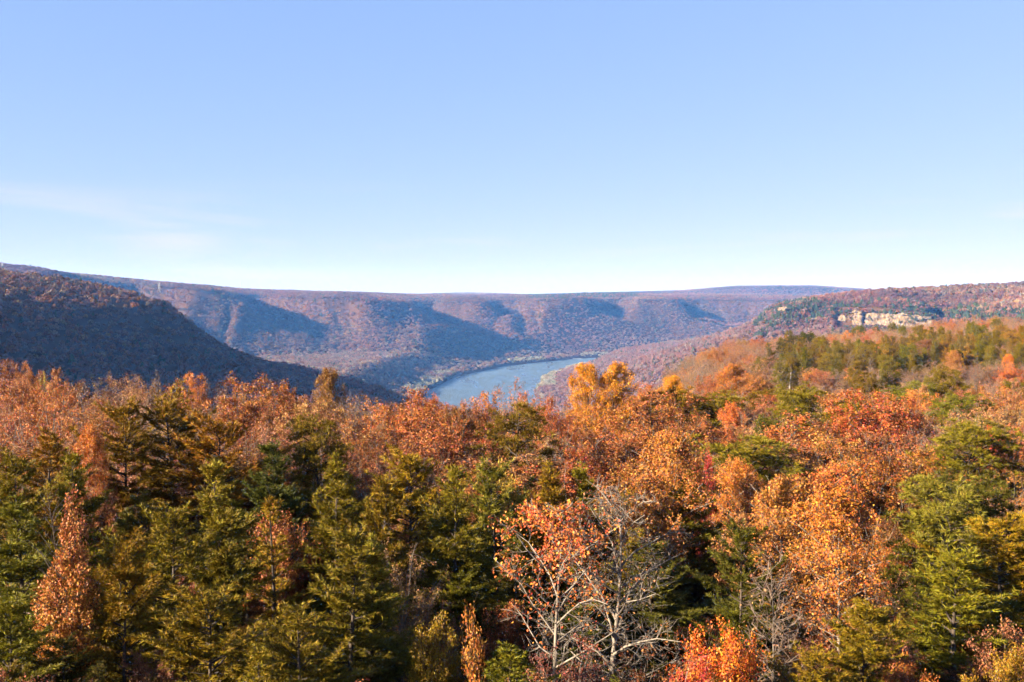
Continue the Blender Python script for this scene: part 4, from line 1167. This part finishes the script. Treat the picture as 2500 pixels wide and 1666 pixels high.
for row in T: TREES.append(tree_spec(*row))
N_HAND = len(TREES)

# --- the trees between them
def fill():
    rng = np.random.default_rng(5)
    hx = np.array([t['x'] for t in TREES]); hy = np.array([t['y'] for t in TREES]); hw = np.array([t['w'] for t in TREES])
    px, py = list(hx), list(hy)
    cand = []
    def free(x, y, gap):
        return np.min(np.hypot(np.array(px) - x, np.array(py) - y)) > gap
    # near and middle wood
    for d0, d1, n, gap in ((36, 62, 420, 2.0), (62, 100, 600, 2.9), (100, 172, 1200, 4.6), (170, 300, 1800, 5.0), (300, 560, 6000, 5.2)):
        aa = rng.uniform(-math.radians(30), math.radians(30), n); dd = np.sqrt(rng.uniform(d0 * d0, d1 * d1, n))
        X, Y = dd * np.tan(aa), dd
        inn = sdist(X, Y, NEAR) < -1
        G = ground_z(X, Y); NZ = fbm(X, Y, 45, 2)
        for x, y, a, d, zg, nz in zip(X[inn], Y[inn], aa[inn], dd[inn], G[inn], NZ[inn]):
            x, y, zg, nz = float(x), float(y), float(zg), float(nz)
            u = 1250 + F * math.tan(a)
            if not free(x, y, gap * rng.uniform(0.9, 1.2)): continue
            q = rng.uniform()
            if d < 62:
                kind, tint, h = rng.choice(['layered_pine', 'maple', 'layered_pine', 'open_oak']), None, rng.uniform(4.0, 7.5)
                tint = rng.choice(['deep', 'deep', 'green']) if 'pine' in kind else rng.choice(['brown', 'russet', 'brown', 'plum'])  # mostly dark tints, putting shade into the gaps between the near trees
                w = h * rng.uniform(0.5, 0.75)
            elif d < 84:
                pine = u < 1650 and q < 0.6
                kind = rng.choice(['layered_pine', 'tufted_pine']) if pine else rng.choice(['oak', 'open_oak', 'maple', 'bare_tree'])
                tint = rng.choice(['deep', 'olive', 'green', 'ochre']) if pine else rng.choice(['rust', 'russet', 'brown', 'rose', 'amber'])
                h = rng.uniform(7.5, 11); w = h * rng.uniform(0.5, 0.7)
            elif d < 172:
                kind = rng.choice(['oak', 'oak', 'open_oak', 'bare_tree', 'oak'] if u > 1000 else ['oak', 'bare_tree', 'open_oak', 'bare_tree', 'oak'])
                tint = rng.choice(['rust', 'russet', 'rose', 'tan', 'rust', 'brown']) if kind != 'bare_tree' else rng.choice(['pale', 'tan', 'rose'])
                if u > 1600 and q < 0.12: kind, tint = 'round_pine', 'green'
                v_gap = 28 * smoothstep(1370, 1420, u) * smoothstep(1590, 1540, u)
                vt = v_gap + np.interp(d, [84, 100, 125, 150, 172], [1080, 1020, 975, 940, 925]) + rng.uniform(0, 40) + np.interp(u, [900, 1100, 1300, 1450], [0, 22, 22, 0])
                h = at(u, vt, d)[2] - zg
                h = min(max(h, 8), 19); w = rng.uniform(8.5, 13)
            else:
                v_belt0 = np.interp(u, [1870, 1960, 2200, 2350, 2500], [372, 312, 296, 310, 335]) + 26 * nz
                v_belt1 = np.interp(u, [1870, 1960, 2150, 2300, 2500], [385, 420, 412, 432, 418]) + 20 * nz
                if u > 1868 and v_belt0 < d < v_belt1 and q < 0.96:
                    kind = rng.choice(['layered_pine', 'layered_pine', 'tufted_pine', 'round_pine']); tint = rng.choice(['olive', 'olive', 'green', 'ochre', 'olive']); h = rng.uniform(11, 14.5); w = h * rng.uniform(0.5, 0.65)
                elif q < 0.06 and u > 1800:
                    kind, tint, h = 'round_pine', 'green', rng.uniform(12, 15); w = rng.uniform(5, 7)
                else:
                    kind = rng.choice(['bare_tree', 'bare_tree', 'oak', 'open_oak', 'open_oak'])
                    tint = rng.choice(['rose', 'tan', 'rose', 'pale', 'rust']) if kind != 'oak' else rng.choice(['rust', 'rose', 'rust', 'orange', 'russet'])
                    h = rng.uniform(11, 14.5) if not (u > 1850 and 200 < d < 345) else rng.uniform(8.5, 11.5); w = rng.uniform(8, 12)
            h = float(h)
            u_, v_, d_ = project(np.array([x, y, zg + h]))
            mi = int(rng.integers(0, len(MODELS[kind])))
            m = MODELS[kind][mi]
            px.append(x); py.append(y)
            cand.append(dict(x=x, y=y, z=zg, h=h, sx=w / m['W'], sz=h / m['H'], kind=str(kind), mi=mi, tint=str(tint), label=None, rot=rng.uniform(0, 6.283), u=float(u_), v=float(v_), d=float(d_), w=float(w)))
    return cand
FILL = fill()

# --- how much of each tree shows: crowns drawn far to near as ellipses
def visible_share(trees):
    w, h = 625, 417
    ids = np.full((h, w), -1, np.int32)
    yy, xx = np.mgrid[0:h, 0:w]
    for k in sorted(range(len(trees)), key=lambda i: -trees[i]['d']):
        t = trees[k]
        s = F / t['d'] / 4
        conical = t['kind'] in ('layered_pine', 'thin_pine', 'tufted_pine', 'sweetgum')
        cx, top = t['u'] / 4, t['v'] / 4
        ch = t['h'] * s * (0.9 if conical else 0.68); rw = t['w'] * s / 2
        x0, x1, y0, y1 = int(max(0, cx - rw)), int(min(w, cx + rw + 1)), int(max(0, top)), int(min(h, top + ch + 1))
        if x1 <= x0 or y1 <= y0: continue
        X, Y = xx[y0:y1, x0:x1], yy[y0:y1, x0:x1]
        if conical: m = np.abs(X - cx) < rw * np.clip((Y - top) / ch, 0, 1) ** 0.8
        else: m = ((X - cx) / rw) ** 2 + ((Y - top - ch / 2) / (ch / 2)) ** 2 < 1
        ids[y0:y1, x0:x1][m] = k
    return np.bincount(ids[ids >= 0], minlength=len(trees))
ALL = TREES + FILL
share = visible_share(ALL)
MAX_SINGLE = 300
order = sorted(range(N_HAND, len(ALL)), key=lambda i: -share[i])
single = [i for i in order if share[i] >= 6][:MAX_SINGLE - N_HAND]
sset = set(single)
rest = [i for i in range(N_HAND, len(ALL)) if i not in sset]
print("WOOD hand", N_HAND, "fill", len(FILL), "single", len(single), "rest", len(rest), "hidden hand", [T[i][7] for i in range(N_HAND) if share[i] < 12])

# --- words for the trees between
SHORT = [(i, T[i][7]) for i in range(N_HAND)]
LM = [(179, 1300, "the pink tipped sweetgum"), (668, 1300, "the slim yellow topped pine"), (533, 1200, "the pale trunked tufted pine"), (1159, 1500, "the orange sapling"), (1410, 1400, "the white limbed sycamores"),
      (1752, 1550, "the fiery scarlet maple"), (1903, 1450, "the bare pole tree"), (2066, 1300, "the big golden poplar"), (2325, 1420, "the wide layered corner pine"), (2282, 1260, "the round sage green pine"),
      (425, 1060, "the tallest olive pine"), (1646, 1130, "the slim orange poplar"), (2380, 1110, "the great round topped pine"), (1076, 1050, "the large dark russet oak"), (1241, 1040, "the tall ragged green pine"),
      (612, 950, "the big dome oak"), (880, 1000, "the crooked trunk oak"), (790, 920, "the tall sparse amber poplar"), (985, 980, "the broad rust oak by the river"), (1581, 1000, "the great spreading oak"),
      (1476, 930, "the twin yellow poplars"), (1652, 930, "the small yellow poplar top"), (1790, 920, "the golden slope poplar"), (1961, 1040, "the huge rust oak"), (1950, 975, "the dark round pine"), (2127, 980, "the russet red oak"),
      (2112, 925, "the flat topped pine"), (2330, 930, "the dark bushy pine"), (2353, 1010, "the pale bare oak"), (2428, 950, "the orange rust oak"), (1955, 835, "the two dark skyline pines"), (2412, 830, "the crimson maple"),
      (2262, 850, "the mottled amber tree"), (2325, 875, "the lone orange tree"), (1903, 885, "the pale round bare tree"), (2460, 875, "the small yellow tree"), (2140, 845, "the rust oak in the pine belt"), (60, 960, "the white forking limbs"),
      (27, 880, "the highest brown oak"), (150, 900, "the tiny yellow green tree top"), (2075, 870, "the slim pinkish tree"), (1735, 905, "the russet slope oak")]
ORD = ["", "second ", "third ", "fourth ", "fifth ", "sixth ", "seventh ", "eighth ", "ninth ", "tenth "]
used = {}
def describe(t):
    cv = t['v'] + 0.3 * t['h'] * F / t['d']
    near = sorted(LM, key=lambda l: (l[0] - t['u']) ** 2 + 1.6 * (l[1] - cv) ** 2)
    a, b = near[0], near[1]
    dv = cv - a[1]; du = abs(t['u'] - a[0])
    rel = "just above" if dv < -max(25, 0.6 * du) else "just below" if dv > max(25, 0.6 * du) else "beside"
    size = "broad " if t['w'] > 9.3 else "small " if t['h'] < 8 else ""
    nb = NOUN[t['kind']]; wd = WORD[t['tint']]
    if t['kind'] == 'bare_tree': nb = 'bare twigged tree'
    for s in (f"{size}{wd} {nb} {rel} {a[2]}", f"{wd} {nb} {rel} {a[2]}, toward {b[2]}", f"{wd} {nb} {rel} {a[2]}, toward {near[2][2]}"):
        if s not in used and len(s.split()) <= 16:
            used[s] = 1; return s
    s0 = f"{wd} {nb} {rel} {a[2]}"
    for o in ORD[1:]:
        s = o + s0
        if s not in used: used[s] = 1; return s
    return s0
single.sort(key=lambda i: ALL[i]['d'])

GROUPS = {'pine_tree': "pines of the wood", 'oak_tree': "oaks of the autumn canopy", 'poplar_tree': "golden and orange poplars", 'leafless_tree': "bare trees in the canopy", 'maple_tree': "small bright maples",
          'sycamore_tree': "white limbed sycamores", 'sweetgum_tree': None, 'sapling': None}
def plant(t, label):
    m = MODELS[t['kind']][t['mi']]
    nm = NAME[t['kind']]
    r = bpy.data.objects.new(nm, None); COL.objects.link(r)
    r.empty_display_size = 0.5
    r.location = (t['x'], t['y'], t['z']); r.rotation_euler = (0.035 * math.sin(t['u']), 0.035 * math.cos(t['u'] * 1.7), t['rot']); r.scale = (t['sx'], t['sx'], t['sz'])
    j = np.random.default_rng(int(t['u'] * 7 + t['d'])).uniform(0.86, 1.14, 3) * np.random.default_rng(int(t['u'] * 3 + t['d'])).uniform(0.9, 1.12)
    for part in ('trunk', 'crown'):
        o = bpy.data.objects.new(part, m[part]); COL.objects.link(o); o.parent = r
        if part == 'crown':
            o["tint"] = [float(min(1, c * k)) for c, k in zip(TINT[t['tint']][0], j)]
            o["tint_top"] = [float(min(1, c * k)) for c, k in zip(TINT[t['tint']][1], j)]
    cat = "pine tree" if nm == 'pine_tree' else "tree" if nm != 'sapling' else "sapling"
    tag(r, label, cat, GROUPS[nm])
for i in range(N_HAND): plant(ALL[i], T[i][7])
for i in single: plant(ALL[i], describe(ALL[i]))

# --- the rest of the wood: one mass
def rest_of_wood():
    c = bpy.data.collections.new("wood_models")
    idx = {}
    for kind, ms in MODELS.items():
        for k, m in enumerate(ms[:2]):
            nm = "m%02d_%s" % (len(idx), kind)
            vs, fs, mats, off, mi, rise = [], [], [], 0, [], []
            me = bpy.data.meshes.new(nm)
            for part in ('trunk', 'crown'):
                q = m[part]; nv = len(q.vertices)
                co = np.empty(nv * 3, np.float32); q.vertices.foreach_get("co", co); vs.append(co.reshape(-1, 3))
                li = np.empty(len(q.loops), np.int32); q.loops.foreach_get("vertex_index", li)
                pm = np.empty(len(q.polygons), np.int32); q.polygons.foreach_get("material_index", pm); pm += len(mats)
                k3 = len(q.polygons[0].vertices)
                f = li.reshape(-1, k3) + off
                if k3 == 4: f = np.concatenate([f[:, :3], f[:, [0, 2, 3]]]); pm = np.concatenate([pm, pm])
                fs.append(f); mi.append(pm); mats.extend(q.materials); off += nv
                ri = np.zeros(nv, np.float32)
                if part == 'crown': q.attributes["rise"].data.foreach_get("value", ri)
                rise.append(ri)
            me = mesh_from(nm, np.concatenate(vs), np.concatenate(fs))
            for mt in mats: me.materials.append(mt)
            me.polygons.foreach_set("material_index", np.concatenate(mi))
            a = me.attributes.new("rise", 'FLOAT', 'POINT'); a.data.foreach_set("value", np.concatenate(rise))
            o = bpy.data.objects.new(nm, me); c.objects.link(o); idx[(kind, k)] = len(idx)
    ts = [ALL[i] for i in rest]
    rng = np.random.default_rng(9)
    P = np.array([(t['x'], t['y'], t['z']) for t in ts]); S = np.array([(t['sx'], t['sx'], t['sz']) for t in ts])
    K = np.array([idx[(t['kind'], t['mi'] % min(2, len(MODELS[t['kind']])))] for t in ts])
    j = rng.uniform(0.85, 1.15, (len(ts), 3))
    A = np.array([TINT[t['tint']][0] for t in ts]) * j; B = np.array([TINT[t['tint']][1] for t in ts]) * j
    # the nearest slope of the gorge, just over the edge
    n = len(SLOPE['P']); ks = rng.choice(['oak', 'open_oak', 'bare_tree', 'bare_tree', 'open_oak'], n)
    kk = [(str(k), int(rng.integers(0, min(2, len(MODELS[k]))))) for k in ks]
    hs = SLOPE['S'] / np.array([[MODELS[a][b]['W'], MODELS[a][b]['W'], MODELS[a][b]['H']] for a, b in kk])
    scatter("slope_forest", SLOPE['P'], hs, np.array([idx[k] for k in kk]), SLOPE['tint'], SLOPE['tint'] * 1.1, c, "rust and bare trees just over the edge of the plateau")
    scatter("plateau_forest", P, S, K, A, B, c, "rosy bare trees, rust oaks and pines massed across the plateau")
rest_of_wood()

# --- a dead trunk at the end of the pine belt
def snag():
    p = at(1925, 930, 285); zt = at(1925, 908, 285)[2]
    zg = float(ground_z(p[0], p[1])[0])
    rng = np.random.default_rng(3)
    h = zt - zg
    w = Wood(); pts = path(rng, (0, 0, -0.3), (0.02, 0, 1), h + 0.3, 7, 0.02, 0.05); w.tube(pts, np.linspace(0.42, 0.16, 8), 6 if False else 7)
    b = Wood()
    for k, (z, a) in enumerate(((0.62, 0.4), (0.75, 2.6), (0.86, 4.4))):
        s = np.array([0, 0, h * z]); b.tube(path(rng, s, (math.cos(a), math.sin(a), 0.7), 1.6, 3, 0.15), [0.12, 0.08, 0.06, 0.04], 5)
    r = bpy.data.objects.new("dead_tree", None); COL.objects.link(r); r.location = (p[0], p[1], zg)
    link("trunk", w.mesh("snag_trunk", B_PALE), r); link("stub", b.mesh("snag_stub", B_PALE), r)
    tag(r, "white broken dead trunk at the river end of the pine belt", "dead tree")
snag()
